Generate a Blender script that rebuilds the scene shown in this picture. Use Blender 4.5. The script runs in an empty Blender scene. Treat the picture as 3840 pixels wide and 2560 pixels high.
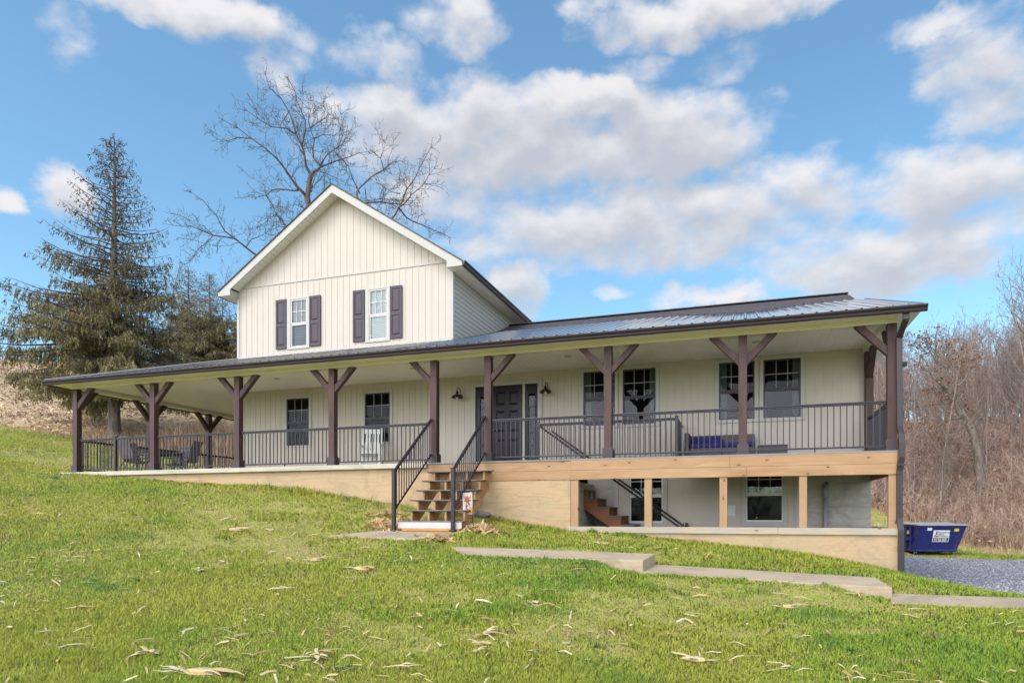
import bpy, bmesh, math, random
import numpy as np
from mathutils import Vector, Matrix
R = math.radians
random.seed(7)
rng = np.random.default_rng(7)
scene = bpy.context.scene
COL = scene.collection

# ------------------------------------------------------------------ camera
THETA = 0.327657328
cam_d = bpy.data.cameras.new('camera')
cam = bpy.data.objects.new('camera', cam_d); COL.objects.link(cam)
cam_d.sensor_width = 36.0
cam_d.lens = 36.0 * 2544.8 / 3840.0
cam_d.shift_y = (1929.5 - 1280.0) / 3840.0
cam_d.clip_start = 0.1; cam_d.clip_end = 2000
cam.location = (-2.675, -14.432, -1.211)
cam.rotation_euler = (R(90), 0, THETA)
scene.camera = cam

# ------------------------------------------------------------------ exposure
scene.view_settings.view_transform = 'Standard'
scene.view_settings.look = 'None'
scene.view_settings.exposure = 1.46
scene.view_settings.gamma = 1.0
scene.cycles.max_bounces = 8
scene.cycles.diffuse_bounces = 4
scene.cycles.transparent_max_bounces = 12

# ------------------------------------------------------------------ sun + sky
SUN_AZ, SUN_EL = R(203), R(50)          # azimuth clockwise from +Y
sd = bpy.data.lights.new('sun', 'SUN'); sun = bpy.data.objects.new('sun', sd); COL.objects.link(sun)
sd.energy = .75; sd.angle = R(24); sd.color = (1.0, 0.90, 0.78)
sv = Vector((math.sin(SUN_AZ) * math.cos(SUN_EL), math.cos(SUN_AZ) * math.cos(SUN_EL), math.sin(SUN_EL)))
sun.rotation_euler = sv.to_track_quat('Z', 'Y').to_euler()

def build_world():
    w = bpy.data.worlds.new('World'); scene.world = w; w.use_nodes = True
    nt = w.node_tree; nt.nodes.clear(); N = nt.nodes.new; L = nt.links.new
    out = N('ShaderNodeOutputWorld')
    sky = N('ShaderNodeTexSky'); sky.sky_type = 'NISHITA'; sky.sun_disc = False
    sky.sun_elevation = SUN_EL; sky.sun_rotation = SUN_AZ; sky.altitude = 300
    sky.air_density = 1.0; sky.dust_density = 0.6; sky.ozone_density = 1.6
    bg = N('ShaderNodeBackground'); bg.inputs[1].default_value = 0.080
    tintn = N('ShaderNodeMix'); tintn.data_type = 'RGBA'; tintn.blend_type = 'MULTIPLY'; tintn.inputs[0].default_value = 1; tintn.inputs[7].default_value = (.86, 1.11, 1.07, 1)
    L(sky.outputs[0], tintn.inputs[6]); L(tintn.outputs[2], bg.inputs[0])
    tc = N('ShaderNodeTexCoord')
    def math_(op, a, b=None, c=None, clamp=False):
        n = N('ShaderNodeMath'); n.operation = op; n.use_clamp = clamp
        for i, v in enumerate((a, b, c)):
            if v is None: continue
            if isinstance(v, (int, float)): n.inputs[i].default_value = v
            else: L(v, n.inputs[i])
        return n.outputs[0]
    sep = N('ShaderNodeSeparateXYZ'); L(tc.outputs['Generated'], sep.inputs[0])
    az = math_('MULTIPLY', math_('ARCTAN2', sep.outputs[0], sep.outputs[1]), 57.2958)
    el = math_('MULTIPLY', math_('ARCSINE', sep.outputs[2]), 57.2958)
    comb = N('ShaderNodeCombineXYZ'); L(az, comb.inputs[0]); L(math_('MULTIPLY', el, 1.5), comb.inputs[1])
    # clouds: azimuth, elevation, half widths in degrees, weight (placed round the sky, most of them over the house)
    BL = [(-19.7,28.7,13.9,3.7,1.00),(-7.0,28.1,8.4,3.2,1.00),(-27.0,30.1,7.2,1.8,0.90),(-14.2,31.1,9.1,1.6,1.00),(-7.0,22.9,16.8,3.4,0.90),(10.5,18.3,9.2,2.9,0.90),(14.0,22.1,6.0,2.4,0.90),(4.6,23.9,3.7,2.0,0.60),(-43.1,33.7,7.9,1.5,0.90),(-48.1,33.2,4.2,0.9,0.80),(-23.4,35.7,4.0,1.8,0.70),(-30.2,33.2,4.9,1.5,0.50),(-37.8,32.0,2.6,1.5,0.50),(-1.9,35.4,9.4,1.6,1.00),(-10.6,36.7,4.3,0.9,0.70),(16.0,27.8,3.7,3.1,0.75),(13.2,31.4,4.0,0.9,0.55),(-2.2,17.3,4.7,1.0,0.90),(-18.4,18.8,2.8,2.5,0.90),(-10.2,17.8,1.4,0.6,0.50),(-52.1,21.7,1.8,1.7,0.80),(-56.0,20.3,1.4,0.9,0.80),(-7.7,32.8,2.5,1.1,0.45),(-0.5,32.4,3.0,1.1,0.35),(-24.9,32.2,1.8,0.8,0.40),(-52.1,31.0,1.5,1.4,0.35),(-25.2,25.9,7.2,3.8,0.60),(-21.6,21.7,4.4,1.9,0.50),(17.7,24.9,1.7,1.5,0.50),
          (-150,15,62,14,1.3),(160,15,45,14,1.3),(40,25,9,4,1.0),(-75,28,8,4,.9),(120,30,20,8,.9),(-130,32,18,7,.9),(175,22,16,4,.9),(-165,45,14,6,.9),(150,48,10,6,.9),(75,40,12,6,.9),(-95,50,12,6,.8),(0,58,14,6,.8)]  # the wide low bank behind the camera is added to brighten the porch
    warp = N('ShaderNodeTexNoise'); warp.inputs['Scale'].default_value = 0.22; warp.inputs['Detail'].default_value = 5; warp.inputs['Roughness'].default_value = .6
    L(comb.outputs[0], warp.inputs['Vector'])
    wv = N('ShaderNodeVectorMath'); wv.operation = 'SUBTRACT'; L(warp.outputs['Color'], wv.inputs[0]); wv.inputs[1].default_value = (.5, .5, .5)
    ws = N('ShaderNodeVectorMath'); ws.operation = 'SCALE'; ws.inputs['Scale'].default_value = 5.0; L(wv.outputs[0], ws.inputs[0])
    base = N('ShaderNodeVectorMath'); base.operation = 'ADD'; L(comb.outputs[0], base.inputs[0]); L(ws.outputs[0], base.inputs[1])
    def density(off):
        pv = N('ShaderNodeVectorMath'); pv.operation = 'ADD'; L(base.outputs[0], pv.inputs[0]); pv.inputs[1].default_value = (off[0], off[1] * 1.5, 0)
        acc = None
        for (a, e, ra, re, wt) in BL:
            s = N('ShaderNodeVectorMath'); s.operation = 'SUBTRACT'; L(pv.outputs[0], s.inputs[0]); s.inputs[1].default_value = (a, e * 1.5, 0)
            m = N('ShaderNodeVectorMath'); m.operation = 'MULTIPLY'; L(s.outputs[0], m.inputs[0]); m.inputs[1].default_value = (1 / ra, 1 / (re * 1.5), 0)
            ln = N('ShaderNodeVectorMath'); ln.operation = 'DOT_PRODUCT'; L(m.outputs[0], ln.inputs[0]); L(m.outputs[0], ln.inputs[1])
            g = math_('MULTIPLY', math_('SUBTRACT', 1.55, ln.outputs['Value']), wt)
            acc = g if acc is None else math_('MAXIMUM', acc, g)
        acc = math_('MAXIMUM', acc, -1.2)
        nz = N('ShaderNodeTexNoise'); nz.inputs['Scale'].default_value = 0.26; nz.inputs['Detail'].default_value = 9; nz.inputs['Roughness'].default_value = .50
        p2 = N('ShaderNodeVectorMath'); p2.operation = 'ADD'; L(comb.outputs[0], p2.inputs[0]); p2.inputs[1].default_value = (off[0] + 31, off[1] * 1.5 + 7, 0)
        L(p2.outputs[0], nz.inputs['Vector'])
        return math_('ADD', acc, math_('MULTIPLY', math_('SUBTRACT', nz.outputs['Fac'], .5), 2.9))
    d0 = density((0, 0)); d1 = density((-.4, 1.5))
    cov = N('ShaderNodeMapRange'); cov.interpolation_type = 'SMOOTHSTEP'; L(d0, cov.inputs[0])
    cov.inputs[1].default_value = -0.05; cov.inputs[2].default_value = 1.35
    # tops bright, undersides grey: density above this point hides it from the light
    sh = N('ShaderNodeMapRange'); sh.interpolation_type = 'SMOOTHSTEP'; L(d1, sh.inputs[0]); sh.inputs[1].default_value = -0.2; sh.inputs[2].default_value = 1.9
    cm = N('ShaderNodeMix'); cm.data_type = 'RGBA'; L(sh.outputs[0], cm.inputs[0])
    cm.inputs[6].default_value = (.335, .328, .33, 1); cm.inputs[7].default_value = (.205, .213, .236, 1)
    cb = N('ShaderNodeBackground'); L(cm.outputs[2], cb.inputs[0])
    # added fill: unseen low clouds below the sun brightened to light the porch
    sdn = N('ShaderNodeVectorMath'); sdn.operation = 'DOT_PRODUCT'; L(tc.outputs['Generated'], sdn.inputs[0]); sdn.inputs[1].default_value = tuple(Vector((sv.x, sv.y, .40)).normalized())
    porch_fill = N('ShaderNodeMapRange'); porch_fill.interpolation_type = 'SMOOTHSTEP'; L(sdn.outputs['Value'], porch_fill.inputs[0]); porch_fill.inputs[1].default_value = 0.15; porch_fill.inputs[2].default_value = 0.95; porch_fill.inputs[3].default_value = 1.0; porch_fill.inputs[4].default_value = 8.0
    L(porch_fill.outputs[0], cb.inputs[1])
    elf = N('ShaderNodeMapRange'); L(el, elf.inputs[0]); elf.inputs[1].default_value = 1; elf.inputs[2].default_value = 6
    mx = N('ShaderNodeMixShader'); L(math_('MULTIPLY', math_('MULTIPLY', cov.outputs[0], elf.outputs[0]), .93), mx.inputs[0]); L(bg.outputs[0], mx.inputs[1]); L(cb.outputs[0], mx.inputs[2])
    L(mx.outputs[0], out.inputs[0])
    w.cycles.sampling_method = 'MANUAL'; w.cycles.sample_map_resolution = 512
build_world()

# ------------------------------------------------------------------ materials
def new_mat(name):
    m = bpy.data.materials.new(name); m.use_nodes = True
    nt = m.node_tree; b = nt.nodes['Principled BSDF']
    return m, nt, b
def ramp(nt, fac, stops):
    r = nt.nodes.new('ShaderNodeValToRGB'); e = r.color_ramp.elements
    while len(e) < len(stops): e.new(0.5)
    for i, (p, c) in enumerate(stops):
        e[i].position = p; e[i].color = (c[0], c[1], c[2], 1)
    nt.links.new(fac, r.inputs[0]); return r.outputs[0]
def coords(nt, scale=(1, 1, 1), rot=(0, 0, 0), kind='Object'):
    tc = nt.nodes.new('ShaderNodeTexCoord'); mp = nt.nodes.new('ShaderNodeMapping')
    mp.inputs['Scale'].default_value = scale; mp.inputs['Rotation'].default_value = rot
    nt.links.new(tc.outputs[kind], mp.inputs[0]); return mp.outputs[0]
def noise(nt, vec, scale, detail=4, rough=.55, dist=0.0):
    n = nt.nodes.new('ShaderNodeTexNoise'); n.inputs['Scale'].default_value = scale; n.inputs['Detail'].default_value = detail
    n.inputs['Roughness'].default_value = rough; n.inputs['Distortion'].default_value = dist
    nt.links.new(vec, n.inputs['Vector']); return n.outputs['Fac']
def bump(nt, b, h, strength, dist=0.01):
    n = nt.nodes.new('ShaderNodeBump'); n.inputs['Strength'].default_value = strength; n.inputs['Distance'].default_value = dist
    nt.links.new(h, n.inputs['Height']); nt.links.new(n.outputs[0], b.inputs['Normal'])
def mix(nt, fac, a, c, mode='MIX'):
    n = nt.nodes.new('ShaderNodeMix'); n.data_type = 'RGBA'; n.blend_type = mode
    for i, v in ((0, fac), (6, a), (7, c)):
        if isinstance(v, (int, float)): n.inputs[i].default_value = v
        elif isinstance(v, tuple): n.inputs[i].default_value = (v[0], v[1], v[2], 1)
        else: nt.links.new(v, n.inputs[i])
    return n.outputs[2]
def mul(c, k): return tuple(x * k for x in c)
def pbr(name, col, rough=.6, var=.15, scale=3.0, bmp=0.0, bscale=60, metallic=0, spec=.5, coat=0):
    m, nt, b = new_mat(name)
    v = coords(nt)
    f = noise(nt, v, scale, 6, .6)
    c = ramp(nt, f, [(.28, mul(col, 1 - var)), (.72, mul(col, 1 + var))])
    nt.links.new(c, b.inputs['Base Color'])
    b.inputs['Roughness'].default_value = rough; b.inputs['Metallic'].default_value = metallic
    b.inputs['Specular IOR Level'].default_value = spec; b.inputs['Coat Weight'].default_value = coat
    if bmp: bump(nt, b, noise(nt, v, bscale, 4), bmp)
    return m
def wood(name, c_lo, c_hi, axis='X', rough=.7, fine=9, knots=False, stain=None):
    m, nt, b = new_mat(name)
    s = {'X': (.12, 1, 1), 'Y': (1, .12, 1), 'Z': (1, 1, .12)}[axis]
    v = coords(nt, s)
    f1 = noise(nt, v, fine, 5, .6, 1.2)
    f2 = noise(nt, v, fine * 5, 3, .5)
    c = ramp(nt, f1, [(.3, c_lo), (.5, mul(tuple((a + d) / 2 for a, d in zip(c_lo, c_hi)), 1.0)), (.7, c_hi)])
    c = mix(nt, .25, c, ramp(nt, f2, [(.3, c_lo), (.7, c_hi)]))
    if knots:
        tc = nt.nodes.new('ShaderNodeTexCoord'); sp_ = nt.nodes.new('ShaderNodeSeparateXYZ'); nt.links.new(tc.outputs['Object'], sp_.inputs[0]); cb_ = nt.nodes.new('ShaderNodeCombineXYZ')
        along, across = {'X': ('X', 'Z'), 'Z': ('Z', 'X'), 'Y': ('Y', 'Z')}[axis]
        for sock, src, k in ((0, along, 1.05), (1, across, 2.3)):
            mm = nt.nodes.new('ShaderNodeMath'); mm.operation = 'MULTIPLY'; mm.inputs[1].default_value = k; nt.links.new(sp_.outputs[src], mm.inputs[0]); nt.links.new(mm.outputs[0], cb_.inputs[sock])
        vo = nt.nodes.new('ShaderNodeTexVoronoi'); vo.voronoi_dimensions = '2D'; vo.inputs['Scale'].default_value = 1.15; nt.links.new(cb_.outputs[0], vo.inputs['Vector'])
        # growth rings swirl round the knots
        sn = nt.nodes.new('ShaderNodeMath'); sn.operation = 'SINE'; m2 = nt.nodes.new('ShaderNodeMath'); m2.operation = 'MULTIPLY_ADD'; m2.inputs[1].default_value = 120; nt.links.new(vo.outputs['Distance'], m2.inputs[0])
        m3 = nt.nodes.new('ShaderNodeMath'); m3.operation = 'MULTIPLY'; m3.inputs[1].default_value = 16; nt.links.new(f1, m3.inputs[0]); nt.links.new(m3.outputs[0], m2.inputs[2]); nt.links.new(m2.outputs[0], sn.inputs[0])
        rg = ramp(nt, sn.outputs[0], [(.35, (0, 0, 0)), (.95, (.55, .55, .55))]); near = ramp(nt, vo.outputs['Distance'], [(.05, (1, 1, 1)), (.20, (.25, .25, .25)), (.5, (.12, .12, .12))])
        c = mix(nt, mix(nt, 1.0, rg, near, 'MULTIPLY'), c, mul(c_lo, .62))
        c = mix(nt, ramp(nt, vo.outputs['Distance'], [(.020, (.95, .95, .95)), (.034, (.55, .55, .55)), (.055, (0, 0, 0))]), c, mul(c_lo, .25))
    if stain:
        vs = coords(nt, (1, 1, 1)); k2 = ramp(nt, noise(nt, vs, 1.3, 5, .6), [(.42, (0, 0, 0)), (.62, (1, 1, 1))])
        c = mix(nt, k2, c, stain)
    nt.links.new(c, b.inputs['Base Color']); b.inputs['Roughness'].default_value = rough
    bump(nt, b, f2, .25, .004)
    return m
def glass(name, tint=(.9, .92, .92), ior=1.9):
    m = bpy.data.materials.new(name); m.use_nodes = True; nt = m.node_tree; nt.nodes.clear()
    o = nt.nodes.new('ShaderNodeOutputMaterial'); t = nt.nodes.new('ShaderNodeBsdfTransparent'); t.inputs[0].default_value = (*tint, 1)
    g = nt.nodes.new('ShaderNodeBsdfGlossy'); g.inputs['Roughness'].default_value = .015
    f = nt.nodes.new('ShaderNodeFresnel'); f.inputs[0].default_value = ior
    mx = nt.nodes.new('ShaderNodeMixShader')
    v = coords(nt); h = noise(nt, v, 1.2, 2); bn = nt.nodes.new('ShaderNodeBump'); bn.inputs['Strength'].default_value = .04; bn.inputs['Distance'].default_value = .05
    nt.links.new(h, bn.inputs['Height']); nt.links.new(bn.outputs[0], g.inputs['Normal'])
    nt.links.new(f.outputs[0], mx.inputs[0]); nt.links.new(t.outputs[0], mx.inputs[1]); nt.links.new(g.outputs[0], mx.inputs[2]); nt.links.new(mx.outputs[0], o.inputs[0])
    return m
def blades(name, stops, trans=.3, rough=.6, patch=None, patch_col=None, attr='tint', soft=0, patch2=None):
    """thin leaves / blades: colour from the per-blade attribute"""
    m = bpy.data.materials.new(name); m.use_nodes = True; nt = m.node_tree; b = nt.nodes['Principled BSDF']
    a = nt.nodes.new('ShaderNodeAttribute'); a.attribute_name = attr
    c = ramp(nt, a.outputs['Fac'], stops)
    if patch:
        v = coords(nt); f = noise(nt, v, patch, 3, .6)
        k = ramp(nt, f, [(.40, (0, 0, 0)), (.62, (1, 1, 1))]); c = mix(nt, k, c, mix(nt, .62, c, patch_col))
    if patch2:
        for sc_, col_, lo_, hi_, am_ in patch2:
            k = ramp(nt, noise(nt, coords(nt, (1, 1, .2)), sc_, 5, .68, .4), [(lo_, (0, 0, 0)), (hi_, (am_, am_, am_))]); c = mix(nt, k, c, col_)
    nt.links.new(c, b.inputs['Base Color']); b.inputs['Roughness'].default_value = rough; b.inputs['Specular IOR Level'].default_value = .2
    if soft:
        ge = nt.nodes.new('ShaderNodeNewGeometry'); sc_ = nt.nodes.new('ShaderNodeVectorMath'); sc_.operation = 'SCALE'; sc_.inputs['Scale'].default_value = 1 - soft; nt.links.new(ge.outputs['Normal'], sc_.inputs[0])
        ad = nt.nodes.new('ShaderNodeVectorMath'); ad.operation = 'ADD'; nt.links.new(sc_.outputs[0], ad.inputs[0]); ad.inputs[1].default_value = (0, 0, soft)
        no = nt.nodes.new('ShaderNodeVectorMath'); no.operation = 'NORMALIZE'; nt.links.new(ad.outputs[0], no.inputs[0]); nt.links.new(no.outputs[0], b.inputs['Normal'])
    if trans:
        o = nt.nodes['Material Output']; tr = nt.nodes.new('ShaderNodeBsdfTranslucent'); nt.links.new(c, tr.inputs[0])
        mx = nt.nodes.new('ShaderNodeMixShader'); mx.inputs[0].default_value = trans
        nt.links.new(b.outputs[0], mx.inputs[1]); nt.links.new(tr.outputs[0], mx.inputs[2]); nt.links.new(mx.outputs[0], o.inputs[0])
    return m
def concrete(name, base, warm, dark, streak=.5):
    m, nt, b = new_mat(name)
    v = coords(nt, (.5, .5, 1.1)); f = noise(nt, v, .9, 8, .66, .8)
    c = ramp(nt, f, [(.26, base), (.45, tuple((x + y) / 2 for x, y in zip(base, warm))), (.56, warm), (.72, mul(base, 1.12))])
    v2 = coords(nt, (.22, .22, 2.6)); f2 = noise(nt, v2, 2.6, 8, .7, 1.2)
    c = mix(nt, ramp(nt, f2, [(.50, (0, 0, 0)), (.63, (streak, streak, streak))]), c, dark)
    f4 = noise(nt, coords(nt, (.9, .9, .9)), 1.7, 6, .7, .6)
    c = mix(nt, ramp(nt, f4, [(.51, (0, 0, 0)), (.67, (streak * .9, streak * .9, streak * .9))]), c, mul(dark, .8))
    # trowel marks and hairline cracks
    vo = nt.nodes.new('ShaderNodeTexVoronoi'); vo.feature = 'DISTANCE_TO_EDGE'; vo.inputs['Scale'].default_value = 1.1
    wv = nt.nodes.new('ShaderNodeVectorMath'); wv.operation = 'ADD'; nt.links.new(coords(nt, (.6, .6, 1.8)), wv.inputs[0])
    nn = nt.nodes.new('ShaderNodeTexNoise'); nn.inputs['Scale'].default_value = 3; nn.inputs['Detail'].default_value = 5; nt.links.new(coords(nt), nn.inputs['Vector'])
    ns = nt.nodes.new('ShaderNodeVectorMath'); ns.operation = 'SCALE'; ns.inputs['Scale'].default_value = .5; nt.links.new(nn.outputs['Color'], ns.inputs[0]); nt.links.new(ns.outputs[0], wv.inputs[1]); nt.links.new(wv.outputs[0], vo.inputs['Vector'])
    ck = ramp(nt, vo.outputs['Distance'], [(.003, (.22, .22, .22)), (.010, (0, 0, 0))])
    c = mix(nt, ck, c, mul(dark, .62))
    v3 = coords(nt); f3 = noise(nt, v3, 45, 3)
    c = mix(nt, .18, c, ramp(nt, f3, [(.3, mul(base, .7)), (.7, mul(base, 1.25))]))
    nt.links.new(c, b.inputs['Base Color']); b.inputs['Roughness'].default_value = .9
    bump(nt, b, noise(nt, coords(nt, (.6, .6, 2)), 11, 7, .65), .22, .03)
    return m

MAT = dict(
    siding=pbr('white_siding', (.485, .425, .362), .5, .03, 1.2, .05, 90),
    trim=pbr('white_trim', (.43, .405, .375), .45, .02),
    fascia=pbr('beam_wrap', (.70, .645, .52), .45, .03),
    ceiling=pbr('ceiling_panel', (.82, .765, .70), .5, .02),
    post=wood('stained_post', (.023, .010, .009), (.095, .040, .034), 'Z', .6, 5),
    skirt=pbr('post_skirt', (.042, .027, .029), .5, .15, 4),
    brown=pbr('brown_aluminium', (.017, .008, .014), .32, .1),
    spout=pbr('downspout_brown', (.030, .018, .021), .4, .1),
    metal_roof=pbr('metal_roofing', (.125, .11, .115), .07, .12, .8, spec=.9, coat=.5),
    shingle=None,
    shutter=pbr('shutter_plum', (.033, .014, .028), .42, .1, 6, .1, 60),
    door=pbr('door_plum', (.011, .005, .013), .3, .1, 2, spec=.25),
    rail=pbr('rail_black', (.016, .011, .018), .38, .12, 3),
    pine=wood('pine_board', (.32, .17, .080), (.45, .285, .158), 'X', .75, 5, True),
    pine_z=wood('pine_post', (.315, .18, .092), (.43, .275, .162), 'Z', .75, 5, True),
    pine_y=wood('pine_stringer', (.30, .15, .065), (.62, .36, .18), 'Y', .75, 5, True),
    sill=wood('weathered_sill', (.36, .29, .21), (.49, .41, .315), 'X', .85, 4, True, (.36, .325, .285)),
    stairwood=wood('stained_stringer', (.16, .055, .025), (.34, .13, .06), 'X', .7, 5),
    tread=pbr('grey_decking', (.135, .125, .14), .7, .15, 8, .15, 40),
    deck_edge=pbr('grey_deck_edge', (.23, .21, .22), .6, .1, 5),
    slab=concrete('slab_concrete', (.46, .42, .35), (.54, .49, .40), (.31, .28, .24), .5),
    wall_front=concrete('parged_wall', (.42, .325, .205), (.51, .335, .19), (.31, .235, .155), .7),
    wall_back=concrete('bare_concrete', (.36, .335, .295), (.46, .43, .375), (.25, .235, .215), .7),
    path=concrete('path_concrete', (.43, .325, .215), (.51, .395, .27), (.29, .22, .15), .6),
    dark=pbr('dark_interior', (.012, .010, .016), .9, .2),
    frame_dark=pbr('screen_frame', (.045, .035, .055), .5, .1),
    muntin=pbr('grille_bar', (.33, .31, .36), .5, .05),
    sash=pbr('white_sash', (.62, .60, .58), .45, .03),
    curtain=pbr('curtain_cloth', (.20, .25, .27), .9, .2, 8),
    blind=pbr('window_blind', (.62, .70, .68), .8, .05),
    shade=pbr('window_shade', (.20, .23, .25), .8, .12, 3),
    glass=glass('window_glass'),
    glass_low=glass('window_glass_reflective', (.8, .85, .88), 1.42), glass_plain=glass('window_glass_plain', (.85, .87, .87), 1.26),
    lamp=pbr('lamp_black', (.012, .011, .013), .35, .1),
    bulb=pbr('lamp_glass', (.75, .75, .70), .2, .02),
    rocker=pbr('white_paint', (.80, .79, .76), .5, .03),
    wicker=None, cushion=pbr('blue_cushion', (.020, .018, .13), .9, .2, 12, .2, 120),
    sling=pbr('sling_fabric', (.17, .155, .18), .85, .06, 6),
    chair_frame=pbr('chair_frame', (.085, .08, .095), .45, .1),
    bin=None, lid=pbr('bin_lid', (.42, .40, .43), .55, .15, 4),
    white_sign=pbr('sign_white', (.75, .74, .76), .5, .03),
    ink=pbr('sign_ink', (.02, .018, .06), .5, .05),
    yellow=pbr('sticker_yellow', (.82, .66, .02), .5, .05),
    pvc=pbr('grey_pipe', (.27, .26, .28), .5, .1),
    rubber=pbr('rubber', (.02, .02, .022), .7, .1),
    steel=pbr('steel', (.30, .29, .30), .4, .1, metallic=.6),
    riser=pbr('painted_riser', (.50, .48, .45), .5, .04),
    rot=wood('bare_orange_wood', (.42, .16, .04), (.62, .30, .08), 'X', .8, 12),
    rock=pbr('field_stone', (.16, .155, .16), .9, .35, 6, .6, 18),
    paper=pbr('paper_notice', (.66, .66, .70), .7, .03),
)
def _shingle():
    m, nt, b = new_mat('asphalt_shingle')
    v = coords(nt, (1, 1, 1)); br = nt.nodes.new('ShaderNodeTexBrick'); nt.links.new(v, br.inputs['Vector'])
    br.inputs['Scale'].default_value = 1.0; br.inputs['Brick Width'].default_value = .30; br.inputs['Row Height'].default_value = .14
    br.inputs['Mortar Size'].default_value = .008; br.inputs['Color1'].default_value = (.085, .068, .072, 1); br.inputs['Color2'].default_value = (.052, .042, .047, 1); br.inputs['Mortar'].default_value = (.025, .02, .022, 1)
    f = noise(nt, v, 9, 5); c = mix(nt, .4, br.outputs['Color'], ramp(nt, f, [(.3, (.04, .032, .036)), (.7, (.115, .092, .095))]))
    nt.links.new(c, b.inputs['Base Color']); b.inputs['Roughness'].default_value = .9; bump(nt, b, br.outputs['Fac'], .4, -.01)
    return m
MAT['shingle'] = _shingle()
def _wicker():
    m, nt, b = new_mat('woven_wicker')
    v = coords(nt); w = nt.nodes.new('ShaderNodeTexChecker'); w.inputs['Scale'].default_value = 55
    nt.links.new(v, w.inputs['Vector']); w.inputs['Color1'].default_value = (.085, .07, .085, 1); w.inputs['Color2'].default_value = (.045, .036, .048, 1)
    nt.links.new(w.outputs[0], b.inputs['Base Color']); b.inputs['Roughness'].default_value = .6; bump(nt, b, w.outputs['Fac'], .4, .006)
    return m
MAT['wicker'] = _wicker()
def _bin():
    m, nt, b = new_mat('bin_paint')
    v = coords(nt); f = noise(nt, v, 2.2, 6, .65)
    c = ramp(nt, f, [(.3, (.008, .012, .11)), (.7, (.014, .022, .17))])
    rst = ramp(nt, noise(nt, coords(nt, (1, 1, .5)), 5.5, 7, .7), [(.56, (0, 0, 0)), (.65, (.9, .9, .9))])
    c = mix(nt, rst, c, (.085, .04, .045))
    nt.links.new(c, b.inputs['Base Color']); b.inputs['Roughness'].default_value = .38
    return m
MAT['bin'] = _bin()

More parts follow.
